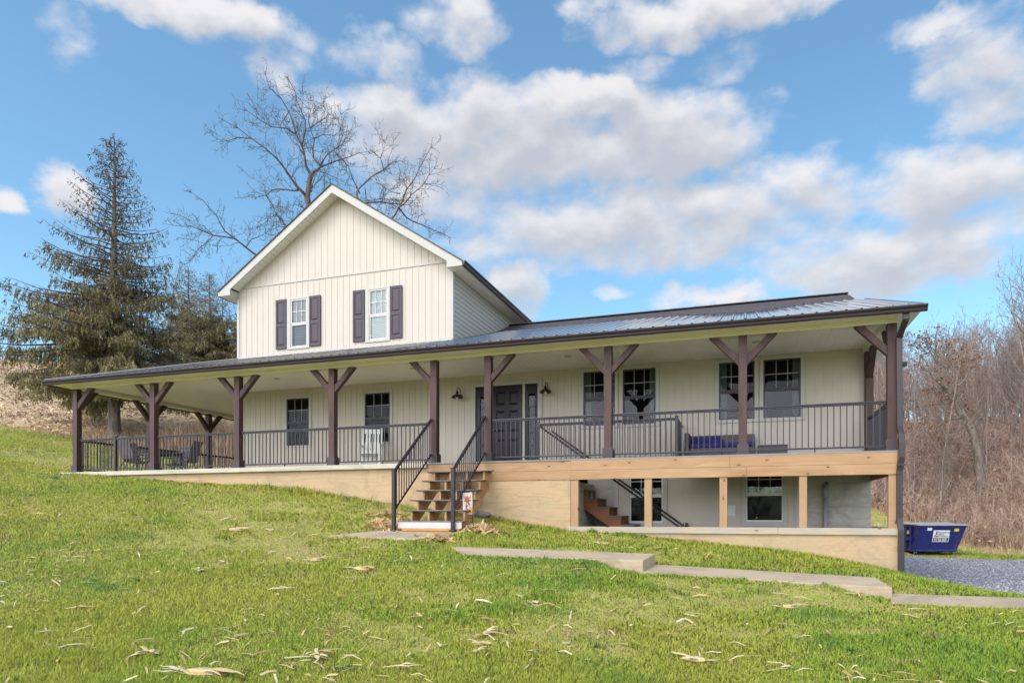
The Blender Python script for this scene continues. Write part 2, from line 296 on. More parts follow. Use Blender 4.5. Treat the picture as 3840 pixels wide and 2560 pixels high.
# ------------------------------------------------------------------ mesh helpers
def add_obj(name, me, mat, parent=None, smooth=False):
    if mat: me.materials.append(mat)
    o = bpy.data.objects.new(name, me); COL.objects.link(o)
    if parent: o.parent = parent
    if smooth:
        me.polygons.foreach_set('use_smooth', [True] * len(me.polygons))
    return o
class MB:
    def __init__(s): s.v = []; s.f = []
    def poly(s, pts):
        n = len(s.v); s.v += [tuple(p) for p in pts]; s.f.append(tuple(range(n, n + len(pts))))
    def box(s, x0, x1, y0, y1, z0, z1):
        n = len(s.v)
        s.v += [(x0, y0, z0), (x1, y0, z0), (x1, y1, z0), (x0, y1, z0), (x0, y0, z1), (x1, y0, z1), (x1, y1, z1), (x0, y1, z1)]
        s.f += [tuple(n + i for i in q) for q in ((3, 2, 1, 0), (4, 5, 6, 7), (0, 1, 5, 4), (1, 2, 6, 5), (2, 3, 7, 6), (3, 0, 4, 7))]
        return s
    def prism(s, pts, a0, a1, axis='X'):
        """polygon in the two other axes swept from a0 to a1 along axis"""
        n = len(s.v); k = len(pts)
        for a in (a0, a1):
            for (p, q) in pts:
                s.v.append({'X': (a, p, q), 'Y': (p, a, q), 'Z': (p, q, a)}[axis])
        s.f.append(tuple(range(n + k - 1, n - 1, -1))); s.f.append(tuple(range(n + k, n + 2 * k)))
        for i in range(k):
            j = (i + 1) % k; s.f.append((n + i, n + j, n + k + j, n + k + i))
        return s
    def bar(s, p0, p1, w, h, up=(0, 0, 1)):
        p0 = Vector(p0); p1 = Vector(p1); d = (p1 - p0).normalized(); u = Vector(up)
        sd = d.cross(u)
        if sd.length < 1e-4: sd = d.cross(Vector((0, 1, 0)))
        sd.normalize(); u = sd.cross(d).normalized()
        n = len(s.v)
        for p in (p0, p1):
            for a, b in ((-1, -1), (1, -1), (1, 1), (-1, 1)): s.v.append(tuple(p + sd * (a * w / 2) + u * (b * h / 2)))
        s.f += [tuple(n + i for i in q) for q in ((0, 1, 2, 3), (7, 6, 5, 4), (0, 4, 5, 1), (1, 5, 6, 2), (2, 6, 7, 3), (3, 7, 4, 0))]
        return s
    def tube(s, pts, rad, n=8, cap=True):
        pts = [Vector(p) for p in pts]
        if not hasattr(rad, '__len__'): rad = [rad] * len(pts)
        b = len(s.v); prev = None
        for i, p in enumerate(pts):
            t = (pts[min(i + 1, len(pts) - 1)] - pts[max(i - 1, 0)]).normalized()
            if prev is None:
                a = t.cross(Vector((0, 0, 1)))
                if a.length < .1: a = t.cross(Vector((1, 0, 0)))
            else: a = prev - t * prev.dot(t)
            a.normalize(); prev = a; c = t.cross(a)
            for k in range(n):
                an = 2 * math.pi * k / n; s.v.append(tuple(p + (a * math.cos(an) + c * math.sin(an)) * rad[i]))
        for i in range(len(pts) - 1):
            for k in range(n):
                k2 = (k + 1) % n; s.f.append((b + i * n + k, b + i * n + k2, b + (i + 1) * n + k2, b + (i + 1) * n + k))
        if cap:
            s.f.append(tuple(b + k for k in range(n - 1, -1, -1))); s.f.append(tuple(b + (len(pts) - 1) * n + k for k in range(n)))
        return s
    def lathe(s, prof, n=20, c=(0, 0, 0)):
        b = len(s.v)
        for (r, z) in prof:
            for k in range(n):
                an = 2 * math.pi * k / n; s.v.append((c[0] + r * math.cos(an), c[1] + r * math.sin(an), c[2] + z))
        for i in range(len(prof) - 1):
            for k in range(n):
                k2 = (k + 1) % n; s.f.append((b + i * n + k, b + i * n + k2, b + (i + 1) * n + k2, b + (i + 1) * n + k))
        return s
    def build(s, name, mat, parent=None, bevel=0.0, smooth=False):
        me = bpy.data.meshes.new(name); me.from_pydata(s.v, [], s.f); me.update()
        o = add_obj(name, me, mat, parent, smooth)
        if bevel:
            bv = o.modifiers.new('bevel', 'BEVEL'); bv.width = bevel; bv.segments = 2; bv.limit_method = 'ANGLE'; bv.angle_limit = R(40)
        return o
def np_mesh(name, V, F, mat, parent=None, tint=None, smooth=False):
    """V (n,3), F (m,k) all faces with k corners; tint per vertex"""
    me = bpy.data.meshes.new(name); V = np.ascontiguousarray(V, dtype=np.float32)
    Fs = F if isinstance(F, list) else [F]
    Fs = [np.ascontiguousarray(f, dtype=np.int32) for f in Fs if len(f)]
    me.vertices.add(len(V)); me.vertices.foreach_set('co', V.ravel())
    idx = np.concatenate([f.ravel() for f in Fs]); cnt = np.concatenate([np.full(len(f), f.shape[1], np.int32) for f in Fs])
    me.loops.add(len(idx)); me.loops.foreach_set('vertex_index', idx)
    me.polygons.add(len(cnt)); me.polygons.foreach_set('loop_start', np.concatenate([[0], np.cumsum(cnt)[:-1]]).astype(np.int32))
    if tint is not None:
        at = me.attributes.new('tint', 'FLOAT', 'POINT'); at.data.foreach_set('value', np.ascontiguousarray(tint, dtype=np.float32))
    if smooth: me.polygons.foreach_set('use_smooth', np.ones(len(cnt), bool))
    me.update(calc_edges=True); me.validate()
    return add_obj(name, me, mat, parent)
class Tubes:
    def __init__(s): s.V = []; s.F = []; s.n = 0; s.T = []
    def add(s, P, r, k=4, t=.5):
        P = np.asarray(P, float); r = np.asarray(r, float); n = len(P)
        d = np.gradient(P, axis=0); d /= np.linalg.norm(d, axis=1, keepdims=True) + 1e-9
        ref = np.array([0.31, .17, .93]) if abs(d[0, 2]) < .9 else np.array([1., .1, 0])
        a = np.cross(d, ref); a /= np.linalg.norm(a, axis=1, keepdims=True) + 1e-9; c = np.cross(d, a)
        an = np.arange(k) * 2 * np.pi / k
        ring = P[:, None] + r[:, None, None] * (a[:, None] * np.cos(an)[None, :, None] + c[:, None] * np.sin(an)[None, :, None])
        s.V.append(ring.reshape(-1, 3)); s.T.append(np.full(n * k, t))
        i = np.arange(n - 1)[:, None] * k; j = np.arange(k)[None]; j2 = (j + 1) % k
        s.F.append((np.stack([i + j, i + j2, i + k + j2, i + k + j], -1).reshape(-1, 4)) + s.n); s.n += n * k
    def arrays(s): return np.concatenate(s.V), np.concatenate(s.F), np.concatenate(s.T)
    def build(s, name, mat, parent=None):
        V, F, T = s.arrays(); return np_mesh(name, V, F, mat, parent, T, True)
def thing(name, label, cat, loc=(0, 0, 0), rz=0, group=None):
    o = bpy.data.objects.new(name, None); COL.objects.link(o); o.location = loc; o.rotation_euler = (0, 0, rz)
    o['label'] = label; o['category'] = cat; o.empty_display_size = .1
    if group: o['group'] = group
    return o
def tag(o, label, cat, group=None):
    o['label'] = label; o['category'] = cat
    if group: o['group'] = group
    return o
def kids(o): return [c for c in bpy.data.objects if c.parent == o]
def copy_tree(o, loc, rz, label=None, scale=None):
    """copies the thing, its parts and their sub-parts (mesh data shared)"""
    ch = CHILD.setdefault(o.name, kids(o))
    r = o.copy(); COL.objects.link(r); r.location = loc; r.rotation_euler = (0, 0, rz)
    if scale: r.scale = scale
    if label: r['label'] = label
    for c in ch:
        d = c.copy(); COL.objects.link(d); d.parent = r
    return r
CHILD = {}

# ------------------------------------------------------------------ terrain
CP = np.array([
 (-21.3,-.2,-.05),(-19.85,-.15,-.15),(-17.1,-.15,-.345),(-14.5,-.15,-.483),(-12.97,-.15,-.612),(-11.42,-.15,-.84),(-10.5,-.15,-.975),(-8.36,-.15,-1.23),(-7.6,-.15,-1.353),(-6.97,-.15,-1.486),(-6.3,-.15,-1.54),(-5.36,-.15,-1.62),(-4.0,-.15,-1.745),(-2.73,-.15,-1.87),(-1.45,-.15,-2.0),(-.67,-.15,-2.15),(.03,-.15,-2.32),
 (-21.5,3,-.06),(-21.5,6,.05),(-21.5,9,.35),(-24.6,9.8,1.35),(-25,4,.65),(-29,8.3,2.2),(-30.1,7.9,2.44),(-33.8,6.7,2.72),(-27,0,.75),(-22.5,13.7,1.9),(-30,-4,1.0),
 (-12.1,-2.8,-1.33),(-10.6,-1.9,-1.42),(-9.3,-2.9,-1.70),(-8.5,-2.4,-1.66),(-7.9,-1.6,-1.6),(-7.6,-3.3,-1.82),(-7.6,-4.6,-1.95),(-4.13,-2.5,-1.93),(-4.2,-3.9,-1.99),(-4.0,-2.9,-2.08),(-.4,-2.2,-2.25),(.1,-3.5,-2.37),(-3.7,-4.1,-2.15),(1.6,-2.7,-2.46),(2.2,-3.9,-2.53),
 (-9.0,-9.6,-2.45),(-5.8,-9.3,-2.62),(-2.7,-9,-2.74),(1.5,-7.5,-2.84),(4,-6,-2.8),(-2.7,-14.4,-2.95),(-14,-8,-1.85),(-16,-3,-.85),(-20,-5,-.55),(-20,-14,-1.3),(-3,-30,-4),(20,-25,-4.5),(-35,-20,.6),(-45,-5,3.6),
 (.75,2.6,-2.6),(1.5,-.9,-2.58),(3.5,1.5,-2.72),(5,-2,-2.7),(3.6,15.1,-2.76),(5.2,15.6,-2.76),(9,8,-2.78),(9,14,-2.79),(8.9,25.4,-2.74),(15,20,-2.85),(25,5,-3),(4.8,30.4,-.6),(3,22,-1.9),(0.6,14,-2.3),(9.8,31,.1),(14,38.8,3.4),(30,45,4),(18,58,6.6),(4,60,7.5),(60,20,0),(60,60,6),
 (-8,30,3.0),(-12,16,2.0),(-20,45,9),(-38,24,8.5),(-45,10,6.0),(-80,38,15.6),(-65,20,10.5),(-60,60,15),(-110,40,14.5),(-110,-30,6),(0,110,11),(-60,120,17),(80,-60,-7),(-40,-80,-4),(60,110,9),(120,40,2)], float)
def in_poly(x, y, P):
    c = np.zeros(len(x), bool); j = len(P) - 1
    for i in range(len(P)):
        xi, yi = P[i]; xj, yj = P[j]
        c ^= ((yi > y) != (yj > y)) & (x < (xj - xi) * (y - yi) / (yj - yi + 1e-12) + xi); j = i
    return c
def _tps_fit(P, z, lam=.02):
    n = len(P); d = np.linalg.norm(P[:, None] - P[None], axis=2); K = np.where(d > 0, d * d * np.log(d + 1e-12), 0)
    A = np.zeros((n + 3, n + 3)); A[:n, :n] = K + lam * np.eye(n); A[:n, n] = 1; A[:n, n + 1:] = P; A[n, :n] = 1; A[n + 1:, :n] = P.T
    return np.linalg.solve(A, np.concatenate([z, [0, 0, 0]]))
_W = _tps_fit(CP[:, :2], CP[:, 2])
# concrete path slabs: top corners (x, y, z), thickness
SLABS = [
 ([(-10.7, -2.55, -1.654), (-8.46, -3.1, -1.674), (-8.14, -2.5, -1.64), (-8.03, -1.9, -1.577), (-8.0, -1.5, -1.54), (-9.65, -1.5, -1.54), (-10.05, -2.0, -1.57)], .20),
 ([(-7.0, -4.15, -1.89), (-4.15, -3.72, -1.935), (-4.10, -2.6, -1.89), (-7.65, -3.2, -1.79)], .22),
 ([(-4.2, -3.9, -2.11), (-.63, -3.40, -2.27), (-.67, -2.3, -2.22), (-4.15, -2.72, -2.06)], .16),
 ([(-.75, -3.95, -2.42), (1.3, -3.74, -2.47), (8, -3.45, -2.63), (8, -2.35, -2.58), (1.23, -2.6, -2.436), (-.59, -3.0, -2.395)], .15)]
def _seg_dist(x, y, P):
    d = np.full(len(x), 1e9)
    for (a, b, _), (c, e, _) in zip(P, P[1:] + P[:1]):
        t = np.clip(((x - a) * (c - a) + (y - b) * (e - b)) / ((c - a) ** 2 + (e - b) ** 2), 0, 1); d = np.minimum(d, np.hypot(x - a - t * (c - a), y - b - t * (e - b)))
    return d
def under_slabs(x, y, z):
    lim = []
    for P, th in SLABS:
        A = np.array(P); co = np.linalg.lstsq(np.c_[A[:, 0], A[:, 1], np.ones(len(A))], A[:, 2], rcond=None)[0]
        k = np.where((x > A[:, 0].min() - 2) & (x < A[:, 0].max() + 2) & (y > A[:, 1].min() - 2) & (y < A[:, 1].max() + 2))[0]
        if not len(k): continue
        d = _seg_dist(x[k], y[k], P); d[in_poly(x[k], y[k], [p[:2] for p in P])] = 0
        pl = co[0] * x[k] + co[1] * y[k] + co[2] - .004; f = np.clip((.85 - d) / .6, 0, 1); f = 1.0 * f * f * (3 - 2 * f) * (y[k] < np.interp(x[k], [p[0] for p in sorted(P)], [p[1] for p in sorted(P)]) + .9)
        z[k] = z[k] * (1 - f) + pl * f; lim.append((k, pl - .035 + np.clip(d - .06, 0, 9) * .9))
    for k, l in lim: z[k] = np.minimum(z[k], l)
    return z
def _h(n): return np.sin(n)
def ground(x, y):
    x = np.atleast_1d(np.asarray(x, float)); y = np.atleast_1d(np.asarray(y, float)); out = np.empty(len(x)); n = len(CP)
    for i in range(0, len(x), 40000):
        xs = x[i:i + 40000]; ys = y[i:i + 40000]
        d2 = (xs[:, None] - CP[None, :, 0]) ** 2 + (ys[:, None] - CP[None, :, 1]) ** 2
        out[i:i + 40000] = (.5 * d2 * np.log(d2 + 1e-12)) @ _W[:n] + _W[n] + _W[n + 1] * xs + _W[n + 2] * ys
    far = np.clip((np.hypot(x + 3, y + 4) - 9) / 30, 0, 1)
    out += far * .10 * (_h(x * .55 + y * .21) + _h(y * .47 - x * .16 + 2)) * (np.hypot(x - 4, y - 12) > 14)
    return under_slabs(x, y, out)
def gz(x, y): return float(ground([x], [y])[0])
def inside_house(x, y): return (x > -21.15) & (x < 0.05) & (y > -.05) & (y < 13)
def zone_field(x, y):
    """1 on the harvested field on the hill, 0 on the lawn; wavy edge"""
    x = np.asarray(x); y = np.asarray(y)
    edge = 6.4 + .10 * (x + 33.8) * -1 * 0 + np.where(x < -33.8, (x + 33.8) * .25, (x + 33.8) * .32) + .35 * _h(x * .7) + .25 * _h(x * 1.9 + 1)
    return np.clip((y - edge) / .8 + .5, 0, 1) * (x < 1)
def zone_woods(x, y):
    x = np.asarray(x); y = np.asarray(y)
    edge = 25.0 + np.where(x < 9, (9 - x) * .9, (x - 9) * -.35) + .6 * _h(x * .6)
    return np.clip((y - edge) / 1.5 + .5, 0, 1) * (x > -3)
def grid_axis(lo, hi, fine_lo, fine_hi, step, extra, grow=1.22):
    a = list(np.arange(fine_lo, fine_hi, step)); s = step; v = fine_hi
    while v < hi: a.append(v); s = min(s * grow, 6); v += s
    a.append(hi); s = step; v = fine_lo - step
    while v > lo: a.append(v); s = min(s * grow, 6); v -= s
    a.append(lo); a = [q for q in a if all(abs(q - e) > .06 for e in extra)] + list(extra)
    return np.array(sorted(a))
def build_ground():
    gx = grid_axis(-190, 160, -34, 13, .24, [-21.2, -21.05, -.02, .05]); gy = grid_axis(-90, 200, -13, 32, .24, [-.10, .06, 12.9, 13.1])
    X, Y = np.meshgrid(gx, gy); x = X.ravel(); y = Y.ravel(); z = ground(x, y)
    ins = inside_house(x, y); z = np.where(ins, np.minimum(z - .35, np.where(x > -9.2, -2.9, -.5 + (x + 21) * -.14)), z)
    nx, ny = len(gx), len(gy); i = np.arange(nx - 1)[None] + np.arange(ny - 1)[:, None] * nx
    F = np.stack([i, i + 1, i + nx + 1, i + nx], -1).reshape(-1, 4)
    m, nt, b = new_mat('ground_cover')
    a = nt.nodes.new('ShaderNodeAttribute'); a.attribute_name = 'tint'
    a2 = nt.nodes.new('ShaderNodeAttribute'); a2.attribute_name = 'woods'
    v = coords(nt)
    lawn = ramp(nt, noise(nt, v, 5, 7, .7), [(.3, (.19, .22, .045)), (.5, (.34, .34, .075)), (.7, (.50, .40, .19))])
    lawn = mix(nt, ramp(nt, noise(nt, v, .45, 4), [(.45, (0, 0, 0)), (.66, (1, 1, 1))]), lawn, mix(nt, .6, lawn, (.42, .32, .14)))
    vr = coords(nt, (.55, 1.7, 1.7), (0, 0, R(-22)))
    fld = ramp(nt, noise(nt, vr, 1.1, 8, .7, .4), [(.28, (.27, .155, .12)), (.45, (.46, .30, .20)), (.62, (.64, .47, .29))])
    fld = mix(nt, .45, fld, ramp(nt, noise(nt, vr, 12, 5, .7), [(.3, (.20, .115, .09)), (.7, (.66, .50, .31))]))
    wds = ramp(nt, noise(nt, v, 3, 7, .7), [(.3, (.17, .11, .095)), (.55, (.33, .215, .175)), (.75, (.47, .34, .26))])
    c = mix(nt, a.outputs['Fac'], lawn, fld); c = mix(nt, a2.outputs['Fac'], c, wds)
    nt.links.new(c, b.inputs['Base Color']); b.inputs['Roughness'].default_value = .95; b.inputs['Specular IOR Level'].default_value = .1
    bump(nt, b, noise(nt, v, 9, 6, .7), .8, .06)
    o = np_mesh('ground', np.stack([x, y, z], -1), F, m, None, zone_field(x, y), True)
    at = o.data.attributes.new('woods', 'FLOAT', 'POINT'); at.data.foreach_set('value', zone_woods(x, y).astype(np.float32))
    o['kind'] = 'structure'
build_ground()

GRAVEL = [(.65, 3.2), (.9, 1.0), (1.55, -.85), (2.3, -1.7), (4.2, -2.05), (30, -2.6), (30, 17), (14, 15.2), (8.5, 13.6), (5.6, 13.9), (4.2, 14.3), (2.6, 14.2), (1.2, 13.2), (.7, 10)]
def build_paths():
    for P, th in SLABS:
        m = MB(); n = len(P); P = [(x, y, z + .012) for x, y, z in P]
        m.v = [p for p in P] + [(x, y, z - th - .25) for x, y, z in P]
        m.f = [tuple(range(n))] + [(i, n + i, n + (i + 1) % n, (i + 1) % n) for i in range(n)]
        bmt = bmesh.new(); me = bpy.data.meshes.new('path'); me.from_pydata(m.v, [], m.f); bmt.from_mesh(me)
        bmesh.ops.recalc_face_normals(bmt, faces=bmt.faces); bmt.to_mesh(me); bmt.free()
        o = add_obj('path', me, MAT['path']); o['kind'] = 'structure'
        bv = o.modifiers.new('bevel', 'BEVEL'); bv.width = .012; bv.segments = 2; bv.limit_method = 'ANGLE'
build_paths()
def build_gravel():
    xs = np.arange(.3, 30.2, .3); ys = np.arange(-2.9, 17.2, .3); X, Y = np.meshgrid(xs, ys)
    nx, ny = len(xs), len(ys); x = X.ravel(); y = Y.ravel()
    z = ground(x, y) + .02; ok = in_poly(x, y, GRAVEL)
    i = (np.arange(nx - 1)[None] + np.arange(ny - 1)[:, None] * nx).ravel()
    F = np.stack([i, i + 1, i + nx + 1, i + nx], -1); F = F[ok[F].sum(1) >= 3]
    m, nt, b = new_mat('crushed_stone'); v = coords(nt)
    vo = nt.nodes.new('ShaderNodeTexVoronoi'); vo.inputs['Scale'].default_value = 26; nt.links.new(v, vo.inputs['Vector'])
    c = ramp(nt, noise(nt, v, 40, 3, .7), [(.3, (.14, .14, .165)), (.55, (.30, .29, .32)), (.75, (.50, .48, .51))])
    c = mix(nt, ramp(nt, noise(nt, coords(nt, (.6, 2, 1)), 1.0, 5, .6), [(.56, (0, 0, 0)), (.68, (.7, .7, .7))]), c, (.30, .235, .17))
    nt.links.new(c, b.inputs['Base Color']); b.inputs['Roughness'].default_value = .9; bump(nt, b, vo.outputs['Distance'], .9, .03)
    o = np_mesh('gravel_driveway', np.stack([x, y, z], -1), F, m, None, None, True); o['kind'] = 'structure'
    # loose stones
    n = 26000; px = rng.uniform(.5, 12, n); py = rng.uniform(-2.6, 15, n); k = in_poly(px, py, GRAVEL); px = px[k]; py = py[k]; n = len(px); pz = ground(px, py) + .025
    base = np.array([(1, 0, 0), (-.5, .87, 0), (-.5, -.87, 0), (.1, 0, .75)]); s = rng.uniform(.012, .034, n)
    an = rng.uniform(0, 6.28, n); ca, sa = np.cos(an), np.sin(an); st = rng.uniform(.6, 1.3, (n, 3))
    B = base[None] * st[:, None]; V = np.stack([B[..., 0] * ca[:, None] - B[..., 1] * sa[:, None], B[..., 0] * sa[:, None] + B[..., 1] * ca[:, None], B[..., 2]], -1) * s[:, None, None] + np.stack([px, py, pz], -1)[:, None]
    F = (np.array([(0, 1, 3), (1, 2, 3), (2, 0, 3)])[None] + (np.arange(n) * 4)[:, None, None]).reshape(-1, 3)
    o = np_mesh('gravel_stones', V.reshape(-1, 3), F, blades('stone_chips', [(0, (.12, .12, .145)), (.5, (.32, .31, .34)), (1, (.60, .58, .61))], 0, .8, soft=.3), None, np.repeat(rng.random(n), 4)); o['kind'] = 'stuff'
build_gravel()

# ------------------------------------------------------------------ house
YW = 2.5                                  # front wall plane; porch posts stand on y = 0
XL, XR, XG = -17.27, 0.03, -10.13         # house left, house right, right side of the two-storey block
YB = 12.4                                 # back of the house
house = thing('house', 'white farmhouse with tall front gable and brown wraparound porch', 'house')

def subtract(lo, hi, cuts):
    out = [(lo, hi)]
    for a, b in cuts:
        nx = []
        for p, q in out:
            if b <= p or a >= q: nx.append((p, q)); continue
            if a > p: nx.append((p, a))
            if b < q: nx.append((b, q))
        out = nx
    return [(p, q) for p, q in out if q - p > 1e-4]
def board_wall(name, x0, x1, z0, ztop, y, holes, sp=.2, bw=.028, bh=.008, off=0.0, mat='siding', recess=0):
    """vertical board-and-batten panel facing -Y; ztop is a function of x; holes (x0,x1,z0,z1)"""
    m = MB(); xs = {x0, x1}
    for h in holes: xs |= {h[0], h[1]}
    for k in (-13.69,):
        if x0 < k < x1: xs.add(k)
    xs = sorted(x for x in xs if x0 <= x <= x1)
    for a, b in zip(xs[:-1], xs[1:]):
        cuts = [(h[2], h[3]) for h in holes if h[0] < (a + b) / 2 < h[1]]
        top = max(ztop(a), ztop(b))
        for p, q in subtract(z0, top, cuts):
            ta, tb = (ztop(a), ztop(b)) if q == top else (q, q)
            m.poly([(a, y, p), (b, y, p), (b, y, tb), (a, y, ta)])
    x = x0 + off
    while x < x1 - bw:
        cuts = [(h[2], h[3]) for h in holes if h[0] < x + bw and h[1] > x]
        for p, q in subtract(z0, min(ztop(x), ztop(x + bw)), cuts):
            m.box(x, x + bw, y - bh, y + .002, p + .001, q - .001)
        x += sp
    return m.build(name, MAT[mat], house)

# openings ------------------------------------------------------------
WIN = []     # x0,x1,z0,z1 of the glass, plus style
UP = [(-15.342, -14.779, 3.735, 5.14, 'shade'), (-12.704, -12.119, 3.735, 5.15, 'blind')]
LOW = [(-15.488, -14.709, .83, 2.22, 'none'), (-12.842, -12.041, .84, 2.225, 'none')]
TW = [(-6.508, -5.705, 1.04, 2.405, 'curtL'), (-5.506, -4.70, 1.04, 2.40, 'curtR'), (-3.211, -2.41, 1.045, 2.405, 'curtL'), (-2.216, -1.41, 1.045, 2.405, 'curtR')]
BAS = [(-5.335, -4.524, -1.40, -.05, 'none'), (-2.603, -1.784, -1.37, -.05, 'none')]
def hole(w, p=.02): return (w[0] - p, w[1] + p, w[2] - p, w[3] + p)

ridge_z, slope_g = 8.05, .663
gtop = lambda x: min(ridge_z - abs(x + 13.69) * slope_g, 9)
# upper storey: below and above the horizontal band
board_wall('gable_siding', XL, XG, 3.45, lambda x: 5.66, YW, [hole(w) for w in UP], .2, off=.09)
board_wall('gable_siding', XL + .02, XG - .02, 5.70, lambda x: max(5.70, gtop(x) - .03), YW, [], .215, off=.13)
m = MB(); m.box(XL, XG, YW - .022, YW + .002, 5.655, 5.70); m.build('band_board', MAT['trim'], house)
m = MB(); m.box(XL - .02, XL + .07, YW - .02, YW + .08, 3.4, 5.42); m.build('corner_board', MAT['trim'], house)
m = MB(); m.box(XG - .07, XG + .02, YW - .02, YW + .08, 3.4, 5.44); m.build('corner_board', MAT['trim'], house)
# porch level wall
DOORH = (-9.46, -7.72, -.02, 2.21)
board_wall('porch_siding', XL, XR, -.02, lambda x: 2.55, YW, [hole(w) for w in LOW + TW] + [DOORH], .185, off=.06)
m = MB(); m.box(XR - .08, XR + .02, YW - .024, YW + .06, 0, 2.55); m.build('corner_board', MAT['trim'], house)
# side wall of the wing and hidden back walls
m = MB(); m.poly([(XR, YW, -3), (XR, YB, -3), (XR, YB, 3.1), (XR, 7.2, 5.0), (XR, YW, 2.9)]); m.build('side_wall', MAT['siding'], house)
m = MB(); m.poly([(XL, YB, -1), (XL, YW, -1), (XL, YW, 5.4), (XL, YB, 5.4)]); m.poly([(XR, YB, -3), (XL, YB, -3), (XL, YB, 5.4), (XG, YB, 5.4), (XG, YB, 3.1), (XR, YB, 3.1)])
m.poly([(XL, YB, 5.39), (XG, YB, 5.39), (-13.69, YB, 8.0)])
m.build('rear_wall', MAT['siding'], house)
# lap siding on the right side of the two-storey block (real courses)
m = MB(); z = 3.2; ch = .128
while z < 5.45:
    m.poly([(XG + .016, YW, z), (XG + .016, YB, z), (XG + .002, YB, z + ch), (XG + .002, YW, z + ch)])
    m.poly([(XG - .002, YW, z), (XG - .002, YB, z), (XG + .016, YB, z), (XG + .016, YW, z)])
    z += ch
m.build('lap_siding', MAT['siding'], house)

def window(w, y, trim, cols=3, rows=2, frame='white', low_mat='glass', top_mat='glass', tw=.075, parent=house, sill=True, grid_frac=.5):
    x0, x1, z0, z1, style = w
    zm = z0 + (z1 - z0) * grid_frac
    m = MB(); fx0, fx1, fz0, fz1 = trim
    m.box(fx0, x0, y - .03, y + .02, fz0, fz1); m.box(x1, fx1, y - .03, y + .02, fz0, fz1)
    m.box(x0, x1, y - .03, y + .02, z1, fz1); m.box(x0, x1, y - .034, y + .02, fz0, z0)
    wd = m.build('window', MAT['trim'], parent, .004)
    # dark room behind the panes
    m = MB(); d = .9
    m.poly([(x0, y + .03, z0), (x0, y + .03, z1), (x0 - .3, y + d, z1 + .2), (x0 - .3, y + d, z0 - .2)]); m.poly([(x1, y + .03, z1), (x1, y + .03, z0), (x1 + .3, y + d, z0 - .2), (x1 + .3, y + d, z1 + .2)])
    m.poly([(x0, y + .03, z1), (x1, y + .03, z1), (x1 + .3, y + d, z1 + .2), (x0 - .3, y + d, z1 + .2)]); m.poly([(x1, y + .03, z0), (x0, y + .03, z0), (x0 - .3, y + d, z0 - .2), (x1 + .3, y + d, z0 - .2)])
    m.poly([(x0 - .3, y + d, z0 - .2), (x1 + .3, y + d, z0 - .2), (x1 + .3, y + d, z1 + .2), (x0 - .3, y + d, z1 + .2)])
    m.build('room_recess', MAT['dark'], wd)
    fm = MAT['sash'] if frame == 'white' else MAT['frame_dark']; s = .032
    m = MB(); zc = zm
    m.box(x0, x0 + s, y - .012, y + .03, zc, z1); m.box(x1 - s, x1, y - .012, y + .03, zc, z1); m.box(x0 + s, x1 - s, y - .012, y + .03, z1 - s, z1); m.box(x0 + s, x1 - s, y - .012, y + .03, zc - .02, zc + .02)
    m.build('upper_sash', fm, wd)
    m = MB(); m.box(x0, x0 + s, y - .002, y + .034, z0, zc); m.box(x1 - s, x1, y - .002, y + .034, z0, zc); m.box(x0 + s, x1 - s, y - .002, y + .034, z0, z0 + s * 1.2); m.box(x0 + s, x1 - s, y + .001, y + .034, zc - .055, zc - .021)
    m.build('lower_sash', fm, wd)
    m = MB(); b = .009
    for i in range(1, cols):
        x = x0 + s + (x1 - x0 - 2 * s) * i / cols; m.box(x - b * .75, x + b * .75, y + .004, y + .016, zc + .02, z1 - s)
    for i in range(1, rows):
        zz = zc + (z1 - zc) * i / rows; m.box(x0 + s, x1 - s, y + .005, y + .015, zz - b, zz + b)
    m.build('grille', MAT['sash'] if frame == 'white' else MAT['muntin'], wd)
    m = MB(); m.poly([(x0, y + .02, zc), (x1, y + .02, zc), (x1, y + .02, z1), (x0, y + .02, z1)]); m.build('pane', MAT[top_mat], wd)
    m = MB(); m.poly([(x0, y + .026, z0), (x1, y + .026, z0), (x1, y + .026, zc), (x0, y + .026, zc)]); m.build('pane', MAT[low_mat], wd)
    if style in ('blind', 'shade'):
        m = MB(); zz = z0
        while zz < z1: m.box(x0, x1, y + .07, y + .078, zz, zz + .042); zz += .048
        m.build('blind', MAT[style], wd)
    if style.startswith('curt'):
        m = MB(); cw = (x1 - x0) * .2; xa = x0 + .01 if style == 'curtL' else x1 - cw - .01; pts = 15
        P = [(xa + cw * i / (pts - 1), y + .13 + .028 * math.sin(i * 1.75)) for i in range(pts)]
        for (a, b_) in zip(P[:-1], P[1:]): m.poly([(a[0], a[1], z0), (b_[0], b_[1], z0), (b_[0], b_[1], z1), (a[0], a[1], z1)])
        m.build('curtain', MAT['curtain'], wd)
    return wd
for w, t in zip(UP, [(-15.478, -14.696, 3.678, 5.2), (-12.829, -12.038, 3.668, 5.216)]):
    window(w, YW, t, low_mat='glass_low' if w[4] == 'shade' else 'glass')
for w, t in zip(LOW, [(-15.6, -14.62, .79, 2.31), (-12.95, -11.955, .80, 2.315)]): window(w, YW, t, frame='dark', low_mat='glass_plain', top_mat='glass_plain')
for w, t in zip(TW, [(-6.60, -5.62, .965, 2.485), (-5.59, -4.615, .965, 2.48), (-3.30, -2.325, .965, 2.485), (-2.30, -1.325, .965, 2.485)]): window(w, YW, t, frame='dark', low_mat='glass_low', top_mat='glass_plain')
for w, t in zip(BAS, [(-5.47, -4.42, -1.50, .02), (-2.70, -1.69, -1.48, .02)]): window(w, YW, t, low_mat='glass_plain')

